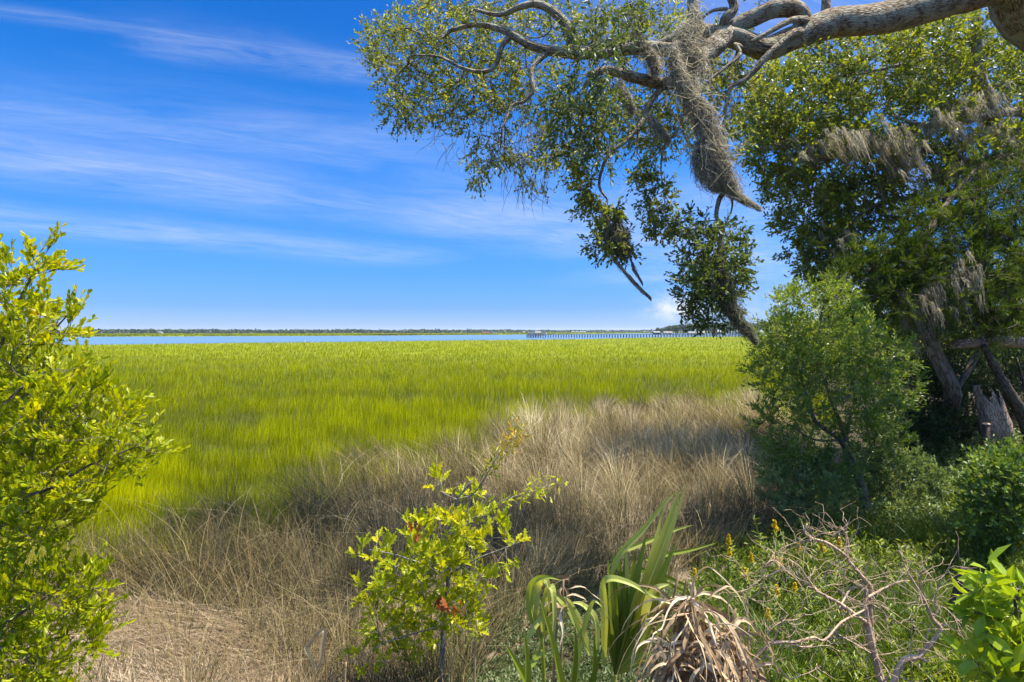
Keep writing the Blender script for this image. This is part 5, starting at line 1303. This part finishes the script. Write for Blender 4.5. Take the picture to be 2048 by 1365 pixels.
def dead_shrub():
    z5 = lambda x, y, d: P(1440 + .2528 * x, 1020 + .2528 * y, d); D = 4.4
    b = np.array([*P(1745, 1410, D)[:2], 0]); b[2] = ground_z(b[0], b[1]) - .03
    root = thing('dead_shrub', 'bare dead shrub with forked tan branches reaching left over the weeds', 'dead shrub', b)
    pl = Plant(); mb = MB()
    for pts, r0, r1 in (
        ([(1400, 1600, 0), (1285, 1365, 0), (1215, 1130, 0), (1165, 900, 0), (1150, 760, 0), (1155, 640, 0), (1120, 610, 0)], .034, .014),
        ([(1215, 1130, 0), (1200, 1000, .05), (1185, 800, .05), (1190, 620, .05), (1160, 570, 0), (1030, 420, 0), (1000, 370, 0), (860, 270, -.1), (740, 230, -.1), (670, 180, -.1), (690, 110, -.1)], .024, .006),
        ([(1000, 370, 0), (1012, 300, 0), (995, 200, 0), (950, 130, 0)], .011, .008), ([(980, 190, 0), (900, 175, 0), (840, 185, 0), (700, 140, 0)], .005, .003), ([(1000, 150, 0), (1030, 60, 0)], .004, .002),
        ([(740, 230, -.1), (600, 260, -.1), (480, 310, -.1), (430, 380, -.1)], .005, .003), ([(680, 240, -.1), (640, 265, -.1), (590, 290, -.1)], .005, .003),
        ([(1165, 900, 0), (1000, 780, -.2), (940, 735, -.2), (780, 650, -.3), (690, 540, -.3), (620, 440, -.3), (550, 400, -.3)], .017, .004),
        ([(760, 640, -.3), (620, 540, -.3), (520, 470, -.3), (430, 500, -.3), (360, 545, -.3), (300, 660, -.3), (220, 710, -.3)], .008, .003),
        ([(520, 470, -.3), (430, 400, -.3), (360, 440, -.3), (355, 490, -.3), (270, 600, -.3), (180, 640, -.3), (60, 660, -.3)], .006, .002),
        ([(1200, 1140, 0), (1100, 1080, -.2), (960, 1000, -.2), (830, 930, -.2)], .008, .004), ([(1200, 1150, 0), (1050, 1020, -.1), (880, 1020, -.2), (830, 1030, -.2)], .006, .004),
        ([(980, 390, 0), (860, 450, 0), (825, 530, 0), (845, 600, 0)], .006, .003),
        ([(1175, 690, 0), (1300, 620, .1), (1420, 570, .1), (1500, 560, .1)], .011, .004), ([(1180, 740, 0), (1260, 780, .1), (1340, 840, .1), (1430, 900, .1)], .006, .003),
        ([(945, 790, -.2), (970, 730, -.1), (1040, 620, 0), (1110, 590, 0), (1160, 440, 0)], .010, .005), ([(960, 740, -.1), (975, 600, -.1), (990, 450, -.1)], .005, .002),
        ([(230, 1240, -.5), (370, 1080, -.5), (450, 1050, -.5), (600, 1045, -.5), (740, 1010, -.45), (830, 1030, -.4), (960, 890, -.3), (1110, 810, -.1), (1160, 780, 0)], .011, .008),
        ([(380, 1070, -.5), (440, 1000, -.5), (500, 850, -.5)], .009, .005), ([(370, 1085, -.5), (390, 960, -.5), (500, 880, -.5), (600, 870, -.5), (680, 820, -.5)], .006, .003),
        ([(550, 1050, -.5), (640, 1085, -.5), (730, 1080, -.5)], .009, .007), ([(240, 1220, -.5), (340, 1170, -.5), (400, 1100, -.5)], .008, .006), ([(550, 1340, -.5), (700, 1290, -.5), (800, 1240, -.5)], .006, .003),
        ([(1290, 1365, -.1), (1330, 1290, -.1), (1230, 1150, -.05)], .008, .006)):
        pl.limb([z5(x, y, D + dz) for x, y, dz in pts], r0 * .95, r1 * .85)
    n0 = len(pl.pos)
    # fine dead twigs
    idx = rng.integers(10, n0, 330)
    for j in idx:
        p = pl.pos[j]; d = unit(rng.normal(size=3) * [1, .6, .8]); q = [p]
        L = .1 + .32 * rng.random()
        for _ in range(5):
            d = unit(d + rng.normal(size=3) * .45); q.append(q[-1] + d * L / 5)
        mb.tube(np.array(q), np.linspace(.0028, .0012, 6), 3, v=rng.random(), cap=False)
    pl.mesh(mb, tip=.003, rough=.15)
    mb.build('branches', M['dead_wood'], root, b, True)
    # second one at its right
    z4 = lambda x, y, d: P(1780 + .311 * x, 940 + .311 * y, d); D = 4.6
    b = np.array([*P(1770, 1420, D)[:2], 0]); b[2] = ground_z(b[0], b[1]) - .03
    root = thing('dead_shrub', 'crooked dead branch with an elbow bend right of the bare shrub', 'dead shrub', b); pl = Plant(); mb = MB()
    for pts, r0, r1 in (([(-60, 1530), (20, 1365), (90, 1222), (190, 1195), (320, 1035), (275, 960), (235, 870), (200, 800), (110, 650), (60, 520)], .027, .004), ([(190, 1195), (215, 1225), (230, 1230)], .016, .012), ([(215, 1140), (270, 960), (300, 790), (370, 640), (440, 510)], .006, .003), ([(280, 950), (330, 880), (420, 960), (540, 1150)], .005, .003), ([(320, 1000), (400, 1010), (560, 1190)], .005, .003), ([(235, 870), (190, 640), (260, 690)], .005, .002), ([(140, 1365), (135, 1100), (150, 960)], .006, .003)):
        pl.limb([z4(x, y, D) for x, y in pts], r0, r1)
    for j in rng.integers(8, len(pl.pos), 90):
        p = pl.pos[j]; d = unit(rng.normal(size=3) * [1, .6, .8]); q = [p]; L = .1 + .3 * rng.random()
        for _ in range(5):
            d = unit(d + rng.normal(size=3) * .4); q.append(q[-1] + d * L / 5)
        mb.tube(np.array(q), np.linspace(.0028, .0012, 6), 3, v=rng.random(), cap=False)
    pl.mesh(mb, tip=.003, rough=.15); mb.build('branches', M['dead_wood'], root, b, True)


dead_shrub()


def back_trees():
    rows = ((1600, 40, 628), (1640, 30, 600), (1700, 26, 560), (1740, 34, 590), (1790, 27, 560), (1850, 24, 520), (1900, 30, 560), (1960, 24, 540), (2030, 22, 480), (2090, 26, 500), (1570, 60, 640))
    for i, (px, d, top) in enumerate(rows):
        x = (px - 1024) / F * d; g = float(ground_z(x, d)); H = CZ + (662 - top) / F * d - g
        b = np.array([x, d, g]); root = thing('background_tree', 'dense green tree standing behind the cedar and the second oak', 'tree', b, 'trees behind the cedar')
        tr = MB(); cr = MB(); tr.tube(smooth_poly([b, b + [.1, 0, H * .3], b + [0, .1, H * .7]], 4), np.linspace(.16, .06, 9), 8)
        for q in range(26):
            c = b + np.array([rng.normal() * .8, rng.normal() * .8, H * (.12 + .78 * rng.random())]); n = 150; vb = rng.random()
            tr.rods([b + [0, 0, (c - b)[2] * .6]], [c], .03, .01)
            p = c + rand_dirs(n) * (.75 * rng.random((n, 1)) ** .4) * [1.2, 1.2, .8]
            cr.leaves(p, rand_dirs(n), rand_dirs(n) + [0, 0, .5], .17, .09, T_DIAMOND, np.clip(vb * .5 + .5 * rng.random(n), 0, 1))
        tr.build('trunk', M['bark_dark'], root, b, True); cr.build('crown', M['back_oak_leaf'], root, b)


back_trees()


def vine_bush():
    D = 2.55
    b = np.array([2.75, 2.75, 0]); b[2] = ground_z(b[0], b[1])
    shrub('leafy_sapling', 'bright green plant with large pointed leaves in the lower right corner', 'plant', b,
          [([b, P(2080, 1420, D), P(2040, 1300, D), P(2030, 1200, D), P(2020, 1150, D)], .014, .004), ([P(2080, 1420, D), P(2000, 1330, D), P(1970, 1250, D)], .008, .003)],
          [(1985, 1185, 28, 26, D - .12, D + .15, 14), (2035, 1180, 25, 28, D - .15, D + .15, 14), (1965, 1230, 22, 22, D - .1, D + .1, 9), (2010, 1260, 40, 40, D - .15, D + .15, 24), (1985, 1320, 36, 36, D - .15, D + .15, 18), (2050, 1300, 40, 60, D - .2, D + .15, 24), (2020, 1370, 50, 30, D - .2, D + .15, 16), (2070, 1220, 30, 60, D - .15, D + .2, 12)],
          M['vine_leaf'], M['bush_bark'], (1, .05, 4, .115, .045, T_OVATE), seg=.06, spread=.6, up=.1, leafup=-.15, nb=.8, ltilt=.9, wr=.0015, tip=.0018)


vine_bush()


def weeds():
    # one flowering weed, then copies
    def proto(flowers):
        root = thing('flowering_weed' if flowers else 'willow_leaved_weed', 'yellow flowered weed with narrow leaves among the bare branches' if flowers else 'narrow leaved green weed growing behind the bare branches', 'weed', (0, 0, 0),
                     'yellow flowered weeds among the dead branches' if flowers else 'narrow leaved weeds behind the dead branches')
        st = MB(); lf = MB(); fl = MB()
        for k in range(4):
            d = unit(np.array([rng.normal() * .35, rng.normal() * .35, 1.0])); L = .62 + .3 * rng.random()
            c = smooth_poly([np.zeros(3), d * L * .5 + rng.normal(size=3) * .02, d * L + np.array([rng.normal() * .08, rng.normal() * .08, 0])], 8)
            st.tube(c, np.linspace(.005, .002, len(c)), 5)
            n = 46; q = .25 + .75 * rng.random(n); p = c[(q * (len(c) - 1)).astype(int)]
            a = rng.random(n) * 6.28; dd = unit(np.stack([np.cos(a), np.sin(a), .3 + .4 * rng.random(n)], 1))
            lf.leaves(p, dd, np.array([[0, 0, 1.0]]) + .4 * rand_dirs(n), .085 * (.6 + .6 * rng.random(n)), .019, T_SPOON, rng.random(n))
            if flowers and k < 2:
                fl = MB(); m = 70; ax = np.array([c[-1] - [0, 0, .05], c[-1], c[-1] + [.01, 0, .06]]); fl.tube(ax, [.006, .006, .003], 5)
                q = rng.random(m); p = ax[0] + (ax[2] - ax[0]) * q[:, None]
                fl.leaves(p, unit(rand_dirs(m) + [0, 0, .2]), rand_dirs(m), .045 * (1.1 - .7 * q), .022, T_DIAMOND, rng.random(m))
                fl.build('flower_head', M['flower'], root)
        st.build('stem', M['weed_leaf'], root, (0, 0, 0), True); lf.build('leaves', M['weed_leaf'], root)
        return root
    A = proto(True); B = proto(False)
    for i, (px, py, s) in enumerate(((1455, 1255, .95), (1500, 1225, 1.0), (1575, 1180, 1.1), (1530, 1215, .8), (1640, 1210, .95), (1600, 1330, .85), (1545, 1250, .9))):
        o = A if i == 0 else dup(A, (0, 0, 0)); o.location = tuple(gp(px, py)); o.rotation_euler = (0, 0, i * 1.3); o.scale = (s, s, s)
    for i, (px, py, s) in enumerate(((1700, 1190, 1.1), (1745, 1185, 1.15), (1780, 1210, 1.0), (1560, 1290, .8), (1660, 1290, .8), (1500, 1310, .7), (1690, 1380, .8), (1800, 1300, .8), (1610, 1240, .8), (1850, 1230, .9), (1830, 1390, .7), (1440, 1330, .6))):
        o = B if i == 0 else dup(B, (0, 0, 0)); o.location = tuple(gp(px, py)); o.rotation_euler = (0, 0, i * 1.1); o.scale = (s, s, s)


weeds()


def snag_and_posts():
    # broken trunk: a hollow shell with a torn top
    b = gp(1998, 915, -.1); D = b[1]
    root = thing('broken_trunk', 'broken grey trunk with a splintered top leaning at the right edge', 'tree trunk', b)
    mb = MB(); n = 22; m = 16
    axis = smooth_poly([b, P(1998, 880, D), P(1988, 830, D), P(1972, 770, D)], 5); axis = axis[np.linspace(0, len(axis) - 1, m).astype(int)]
    rad = np.interp(np.linspace(0, 1, m), [0, .25, .5, 1], [.30, .24, .27, .20])
    ang = np.arange(n) / n * 6.283
    cut = .74 + .17 * np.abs(((ang * 3.1) % 2) - 1) + .10 * rng.random(n); cut[(ang > 2.7) & (ang < 3.5)] += .16
    V = []; tc = []
    for i in range(m):
        q = i / (m - 1)
        for j in range(n):
            qq = min(q, 1) * cut[j]; ii = qq * (m - 1); ii = min(ii, m - 1.001); k = int(ii); f = ii - k; k2 = min(k + 1, m - 1)
            c = axis[k] * (1 - f) + axis[k2] * f; r = (rad[k] * (1 - f) + rad[k2] * f) * (1 + .12 * math.sin(ang[j] * 5 + 1) + .05 * rng.normal())
            V.append(c + [math.cos(ang[j]) * r, math.sin(ang[j]) * r * .8, .12 * math.cos(ang[j]) * 0]); tc.append([math.cos(ang[j]) * r, math.sin(ang[j]) * r, qq * 2])
    i = (np.arange(m - 1)[:, None] * n + np.arange(n)[None]).ravel(); i2 = (np.arange(m - 1)[:, None] * n + (np.arange(n)[None] + 1) % n).ravel()
    mb.add(np.array(V), [np.stack([i, i2, i2 + n, i + n], 1)], .5, 0, np.array(tc)); mb.build('trunk', M['snag'], root, b, True)
    inner = MB(); inner.tube(np.array([axis[2], axis[8], axis[int(m * .7)]]), [.16, .17, .10], 9, rough=.2); inner.build('heartwood', M['post_wood'], root, b, True)
    # dark leaning stem behind it
    b2 = gp(2070, 905, -.1); D2 = b2[1] + .4; b2 = P(2070, 880, D2); b2[2] = ground_z(b2[0], b2[1])
    mb = MB(); mb.tube(smooth_poly([b2, P(2045, 830, D2), P(2015, 780, D2), P(1990, 735, D2), P(1965, 690, D2)], 5), np.linspace(.15, .05, 21), 10, rough=.15)
    o = mb.build('leaning_stem', M['bark_dark'], base=b2, smooth=True); tag(o, 'dark leaning dead stem behind the broken trunk', 'tree trunk')
    mb = MB(); D3 = D2 + .1
    mb.tube(smooth_poly([P(1908, 690, D3), P(1950, 686, D3), P(2000, 683, D3), P(2060, 686, D3), P(2130, 690, D3)], 5), np.interp(np.linspace(0, 1, 21), [0, .1, 1], [.07, .095, .12]), 14, rough=.12)
    mb.tube(smooth_poly([P(1930, 688, D3), P(1918, 694, D3 - .1), P(1905, 692, D3 - .1)], 3), np.linspace(.05, .02, 7), 7, rough=.2)
    o = mb.build('fallen_log', M['snag'], base=P(1950, 686, D3), smooth=True); tag(o, 'brown fallen log lying level above the broken trunk', 'log')
    # fence post
    b3 = gp(1972, 935, -.1); D = b3[1]
    root = thing('fence_post', 'weathered wooden post standing left of the broken trunk', 'post', b3)
    h = P(1972, 850, D)[2] - b3[2]
    mb = MB(); mb.tube(np.array([b3, b3 + [0, 0, h * .5], b3 + [0, 0, h]]), [.068, .066, .064], 12, rough=.08); mb.build('shaft', M['post_wood'], root, b3, True)
    mb = MB(); mb.tube(np.array([b3 + [0, 0, h], b3 + [0, 0, h + .02], b3 + [0, 0, h + .035]]), [.071, .068, .05], 12); mb.build('post_cap', M['dead_wood'], root, b3, True)
    # burnt stump
    b4 = gp(1915, 1290, -.05); D = b4[1]
    mb = MB(); mb.tube(smooth_poly([b4, P(1918, 1230, D), P(1930, 1180, D), P(1942, 1140, D)], 4), np.linspace(.12, .085, 13), 12, rough=.22)
    o = mb.build('tree_stump', M['burnt'], base=b4, smooth=True); tag(o, 'dark leaning stump in the weeds behind the bright leaves', 'stump')


snag_and_posts()


# ------------------------------------------------------------------ across the marsh
def dock():
    D = 285.0
    A = P(1056, 669.6, D); B = P(1640, 669.6, D + 6)
    zdeck = 1.35
    root = thing('long_dock', 'long wooden dock on dark pilings crossing the far marsh to a pier head', 'dock', (A[0], D, 0))
    base = np.array([A[0], D, 0]); ang = math.atan2(B[1] - A[1], B[0] - A[0]); L = math.hypot(B[0] - A[0], B[1] - A[1])
    at = lambda s, w=0: np.array([A[0] + math.cos(ang) * s - math.sin(ang) * w, A[1] + math.sin(ang) * s + math.cos(ang) * w, 0])
    mb = MB(); mb.box(at(L / 2) + [0, 0, zdeck], (L, 1.5, .22), ang); mb.build('deck', M['dock_deck'], root, base)
    mb = MB(); s0 = 62
    for zz in (.35, .65, .95): mb.box(at((L + s0) / 2, -.7) + [0, 0, zdeck + zz], (L - s0, .06, .11), ang)
    for s in np.arange(s0, L, 1.9): mb.box(at(s, -.72) + [0, 0, zdeck + .55], (.12, .12, 1.0), ang)
    mb.build('railing', M['dock_wood'], root, base)
    s = 0.0; k = 0
    while s < L and k < 96:
        m_ = MB(); m_.tube(np.array([at(s, -.6) + [0, 0, -1.4], at(s, -.6) + [0, 0, zdeck - .1]]), [.15, .14], 8); m_.tube(np.array([at(s, .6) + [0, 0, -1.4], at(s, .6) + [0, 0, zdeck - .1]]), [.15, .14], 8)
        m_.box(at(s) + [0, 0, zdeck - .2], (.22, 1.5, .18), ang)
        m_.build('piling', M['dock_wood'], root, base, True); s += 1.25 + .6 * s / L; k += 1
    # pier head
    hb = P(1072, 669, D - 2); root2 = thing('pier_head', 'crowded pier head with low roof at the left end of the dock', 'pier', (hb[0], hb[1], 0)); b2 = np.array([hb[0], hb[1], 0])
    mb = MB(); mb.box(b2 + [0, 0, 1.0], (10, 5, .25)); mb.build('deck', M['dock_deck'], root2, b2)
    for i, x in enumerate(np.linspace(-4.6, 4.6, 9)):
        m_ = MB(); m_.tube(np.array([b2 + [x, -2.2, -1.4], b2 + [x, -2.2, 1.5 + (.7 if i % 3 == 0 else 0)]]), [.17, .16], 8); m_.build('piling', M['dock_wood'], root2, b2, True)
    mb = MB(); mb.gable(b2 + [1.0, .3, 2.35], (3.0, 2.6), .5); mb.build('roof', M['roof_pale'], root2, b2)
    for x in (-.3, 2.3):
        m_ = MB(); m_.box(b2 + [x, 0, 1.75], (.14, .14, 1.25)); m_.build('roof_post', M['dock_wood'], root2, b2)
    mb = MB()
    for x in np.linspace(-4.5, 4.5, 14): mb.box(b2 + [x, -2.4, 1.55], (.1, .1, .9))
    mb.box(b2 + [0, -2.4, 1.95], (9.4, .1, .1)); mb.build('railing', M['dock_wood'], root2, b2)
    # boats on the pier head's lifts
    for i, (dx, s, lab) in enumerate(((-2.0, 1.0, 'white cabin boat on a lift at the pier head'), (3.6, .75, 'small white boat at the right end of the pier head'))):
        boat(np.array([hb[0] + dx, hb[1] - .6, 1.35]), s, lab)


def boat(p, s, label, rz=0.0, name='cabin_boat', mat='white'):
    root = thing(name, label, 'boat', p); p = np.asarray(p, float)
    mb = MB(); n = 9; xs = np.linspace(-2.2, 2.4, n) * s; V = []
    for x in xs:
        q = (x / s + 2.2) / 4.6; w = .85 * s * (1 - q ** 3.5); h = (.75 + .25 * q) * s
        V += [[x, -w, h], [x, -w * .75, .25 * s], [x, 0, .0 + .2 * q ** 3 * s], [x, w * .75, .25 * s], [x, w, h]]
    i = (np.arange(n - 1)[:, None] * 5 + np.arange(4)[None]).ravel()
    ca, sa = math.cos(rz), math.sin(rz); V = np.array(V); V = np.stack([V[:, 0] * ca - V[:, 1] * sa, V[:, 0] * sa + V[:, 1] * ca, V[:, 2]], 1) + p
    mb.add(V, [np.stack([i, i + 5, i + 6, i + 1], 1), np.array([[k * 5, k * 5 + 4, k * 5 + 9, k * 5 + 5] for k in range(n - 1)]), np.array([[0, 1, 3, 4]])]); mb.build('hull', M[mat], root, p)
    mb = MB(); mb.box(p + [.1 * s, 0, 1.25 * s], (1.4 * s, 1.1 * s, .7 * s), rz); cb = mb.build('cabin', M['white'], root, p)
    mb = MB(); mb.box(p + [.1 * s, -.56 * s, 1.35 * s], (1.1 * s, .03, .3 * s), rz); mb.build('window', M['dark_glass'], cb, p)
    mb = MB(); mb.box(p + [-.1 * s, 0, 1.95 * s], (1.9 * s, 1.2 * s, .08 * s), rz)
    for x in (-.9, .7): mb.box(p + [x * s, .4 * s, 1.75 * s], (.06 * s, .06 * s, .36 * s), rz)
    mb.build('canopy', M['white'], root, p)
    return root


dock()


def buildings():
    def house(p, size, h, roofm, wallm, rh, label, name='house', rz=0.0, nwin=3, cat='house'):
        p = np.asarray(p, float); root = thing(name, label, cat, p)
        mb = MB(); mb.box(p + [0, 0, h / 2], (size[0], size[1], h), rz); mb.build('wall', M[wallm], root, p)
        mb = MB(); mb.gable(p + [0, 0, h + .003], (size[0] * 1.1, size[1] * 1.15), rh, rz); mb.build('roof', M[roofm], root, p)
        for i in range(nwin):
            x = (i - (nwin - 1) / 2) * size[0] / (nwin + .4)
            m_ = MB(); m_.box(p + [x * math.cos(rz), -size[1] / 2 - .02 + x * math.sin(rz), h * .58], (size[0] / (nwin + 1) * .55, .06, h * .4), rz); fr = m_.build('window', M['white'], root, p); m_ = MB(); m_.box(p + [x * math.cos(rz), -size[1] / 2 - .055 + x * math.sin(rz), h * .58], (size[0] / (nwin + 1) * .48, .02, h * .34), rz); m_.build('pane', M['dark_glass'], fr, p)
    g = lambda px, d, z=0: np.array([(px - 1024) / F * d, d, z])
    house(g(1391, 400, .2), (10.5, 6), 1.4, 'roof_pale', 'wall_pale', 1.0, 'long low building with white roof below the headland trees', 'boathouse', cat='building', nwin=5)
    house(g(1335, 420, .3), (6, 5), 1.3, 'roof_brown', 'wall_pale', 1.1, 'small brown roofed house at the left foot of the headland')
    house(g(1313, 330, .9), (3.6, 3.2), 1.2, 'roof_pale', 'dock_wood', .8, 'dock shelter with pale roof halfway along the long dock', 'dock_shelter', nwin=2, cat='shelter')
    house(g(1478, 425, .8), (5, 5), 1.7, 'roof_pale', 'wall_pale', 1.2, 'pale house among the headland trees near the hanging moss')
    house(g(1457, 430, 1.2), (2.2, 3), 1.6, 'roof_pale', 'white', .8, 'narrow white cottage in the headland trees', nwin=1)
    house(g(1436, 425, .8), (3.4, 3), 1.3, 'roof_brown', 'wall_red', .8, 'small reddish house in front of the headland trees', nwin=2)
    house(g(972, 620, 0), (8, 5), 1.1, 'wall_red', 'wall_red', .7, 'long red barn on the far shore left of the dock', 'barn', cat='barn')
    boat(g(986.5, 560, -.1), 1.6, 'white cabin boat on the far side of the river below the red barn')
    for px, lab in ((1146, 'leftmost white house of the row on the distant shore'), (1154, 'second white house from the left of the distant row'), (1162, 'third white house from the left of the distant row'), (1169, 'rightmost white house of the distant row')):
        house(g(px, 930, 0), (4.5, 4), 1.6, 'roof_pale', 'white', .9, lab, nwin=2)
    house(g(1048, 900, 0), (3, 3), 1.5, 'roof_pale', 'white', .8, 'lone small white house on the far shore left of the pier head', nwin=1)
    house(g(322, 640, 0), (3, 3), 1.5, 'roof_pale', 'white', .8, 'small white house on the far shore at the left', nwin=1)
    # dock house far left
    p = g(9, 150, 0); root = thing('boat_shelter', 'grey roofed boat shelter behind the bush at the far left', 'boat shelter', p)
    mb = MB(); mb.gable(p + [0, 0, 1.1], (3.2, 3), .6); mb.build('roof', M['roof_pale'], root, p)
    for x in (-1.4, -.5, .5, 1.4):
        m_ = MB(); m_.tube(np.array([p + [x, -1.2, -1], p + [x, -1.2, 1.1]]), [.09, .09], 8); m_.build('post', M['dock_wood'], root, p, True)
    p = g(60, 150, 0); root = thing('short_dock', 'short railed dock beside the boat shelter at the far left', 'dock', p)
    mb = MB(); mb.box(p + [0, 0, .55], (10.5, 1.4, .2)); mb.build('deck', M['dock_deck'], root, p)
    mb = MB(); mb.box(p + [0, -.65, 1.4], (10.5, .08, .1)); mb.box(p + [0, -.65, 1.05], (10.5, .06, .08))
    for x in np.linspace(-5.2, 5.2, 12): mb.box(p + [x, -.65, 1.0], (.1, .1, .8))
    mb.build('railing', M['dock_wood'], root, p)
    for x in np.linspace(-4.8, 4.8, 6):
        m_ = MB(); m_.tube(np.array([p + [x, 0, -1.2], p + [x, 0, .5]]), [.12, .12], 8); m_.build('piling', M['dock_wood'], root, p, True)
    # egret in the grass
    p = g(608.5, 118, .42)
    root = thing('egret', 'white egret standing in the grass near the river', 'bird', p)
    mb = MB(); mb.tube(smooth_poly([p + [-.28, 0, .40], p + [-.15, 0, .46], p + [.05, 0, .54], p + [.16, 0, .60], p + [.21, 0, .72], p + [.14, 0, .84], p + [.16, 0, .94], p + [.24, 0, .97]], 4), np.interp(np.linspace(0, 1, 29), [0, .15, .3, .45, .55, .9, 1], [.02, .10, .12, .08, .04, .035, .03]), 10)
    mb.build('body', M['white'], root, p, True)
    mb = MB(); mb.tube(np.array([p + [.24, 0, .97], p + [.38, 0, .95]]), [.02, .004], 6); mb.build('beak', M['beak'], root, p)
    for y in (-.04, .04):
        m_ = MB(); m_.tube(np.array([p + [-.02, y, .46], p + [-.04, y, .2], p + [-.02, y, -.42]]), [.014, .010, .010], 6); m_.build('leg', M['black'], root, p)


buildings()


def far_woods():
    mb = MB(); n = 26000
    px = -700 + 2100 * rng.random(n)
    d0 = np.interp(px, [-700, 130, 900, 1100, 1330, 1400], [640, 650, 700, 980, 1080, 1080])
    d = d0 + 60 * rng.random(n) ** 1.5
    top = 4.6 + 1.2 * (fbm(px * .02, px * 0 + 1, 3) - .5) * 2 + .9 * (fbm(px * .13, px * 0 + 4, 2) - .5) * 2
    top = top * np.interp(px, [-700, 900, 1100, 1250], [1, 1, .95, 1.05])
    z = top * (1 - rng.random(n) ** 1.3) * .9
    pos = np.stack([(px - 1024) / F * d, d, z], 1)
    mb.leaves(pos, unit(rand_dirs(n) * [1, 1, .5]), rand_dirs(n), 2.0 * (.6 + .8 * rng.random(n)), 1.5, T_OVATE, np.clip(.2 + .6 * rng.random(n) + .15 * (z / top), 0, 1))
    o = mb.build('far_woods', M['wood_far'])
    tag(o, 'low dark line of far woods along the opposite shore', 'woods', kind='stuff')


far_woods()


def headland():
    def proto(seed):
        root = thing('shore_tree', 'round crowned green tree in the wood on the headland beyond the dock', 'tree', (0, 0, 0), 'trees along the far headland')
        tr = MB(); cr = MB()
        tr.tube(smooth_poly([np.array([0, 0, 0.0]), np.array([.1, 0, 1.6]), np.array([.0, .1, 3.2])], 4), np.linspace(.3, .14, 9), 8)
        for a in range(4):
            q = a * 1.57 + seed; tr.tube(smooth_poly([np.array([0, 0, 1.8]), np.array([math.cos(q) * .9, math.sin(q) * .9, 3.0]), np.array([math.cos(q) * 1.8, math.sin(q) * 1.8, 4.2])], 3), np.linspace(.13, .04, 7), 6)
        for k in range(13):
            c = rand_dirs(1)[0] * [2.2, 2.2, 1.5] * (.5 + .5 * rng.random()) + [0, 0, 4.1]; n = 90; vb = rng.random()
            p = c + rand_dirs(n) * (1.15 * rng.random((n, 1)) ** .4)
            cr.leaves(p, rand_dirs(n), rand_dirs(n) + (p - c) * .8, .55, .38, T_DIAMOND, np.clip(vb * .5 + .5 * rng.random(n), 0, 1))
        tr.build('trunk', M['bark_dark'], root, (0, 0, 0), True); cr.build('crown', M['headland_leaf'], root)
        return root
    protos = [proto(0), proto(.7), proto(1.3)]; used = [False] * 3
    prof = [(1270, 656), (1310, 655), (1330, 652), (1345, 650), (1370, 647), (1410, 645), (1440, 644), (1470, 644), (1520, 643), (1560, 642), (1640, 640)]
    k = 0
    for row, (dd, cnt) in enumerate(((440, 26), (470, 24), (410, 12))):
        for i in range(cnt):
            px = np.interp(i / (cnt - 1), [0, 1], [1318, 1640] if row < 2 else [1400, 1640]) + rng.normal() * 4
            d = dd + rng.normal() * 6 + (60 if px < 1345 else 0)
            top = np.interp(px, [p[0] for p in prof], [p[1] for p in prof]) + (6 if row == 2 else 0) + 2.2 * rng.random()
            H = CZ + (662 - top) / F * d; s = H / 6.0 * (.94 + .1 * rng.random())
            j = k % 3
            o = protos[j] if not used[j] else dup(protos[j], (0, 0, 0)); used[j] = True
            o.location = ((px - 1024) / F * d, d, 0); o.rotation_euler = (0, 0, rng.random() * 6.28); o.scale = (s * (.75 + .3 * rng.random()), s * .9, s); k += 1


headland()


def air():
    """pale sea air: one closed box round the camera and the whole scene"""
    mb = MB(); mb.box((0, 4350, 14.0), (26000, 9500, 33.0))
    m, k = new_mat('haze'); v = k.n('ShaderNodeVolumePrincipled')
    v.inputs['Color'].default_value = (.78, .88, 1.0, 1); v.inputs['Density'].default_value = 0.00013; v.inputs['Anisotropy'].default_value = 0.2
    o = k.n('ShaderNodeOutputMaterial'); m.node_tree.links.new(v.outputs[0], o.inputs['Volume'])
    tag(mb.build('haze', m), kind='stuff')


air()
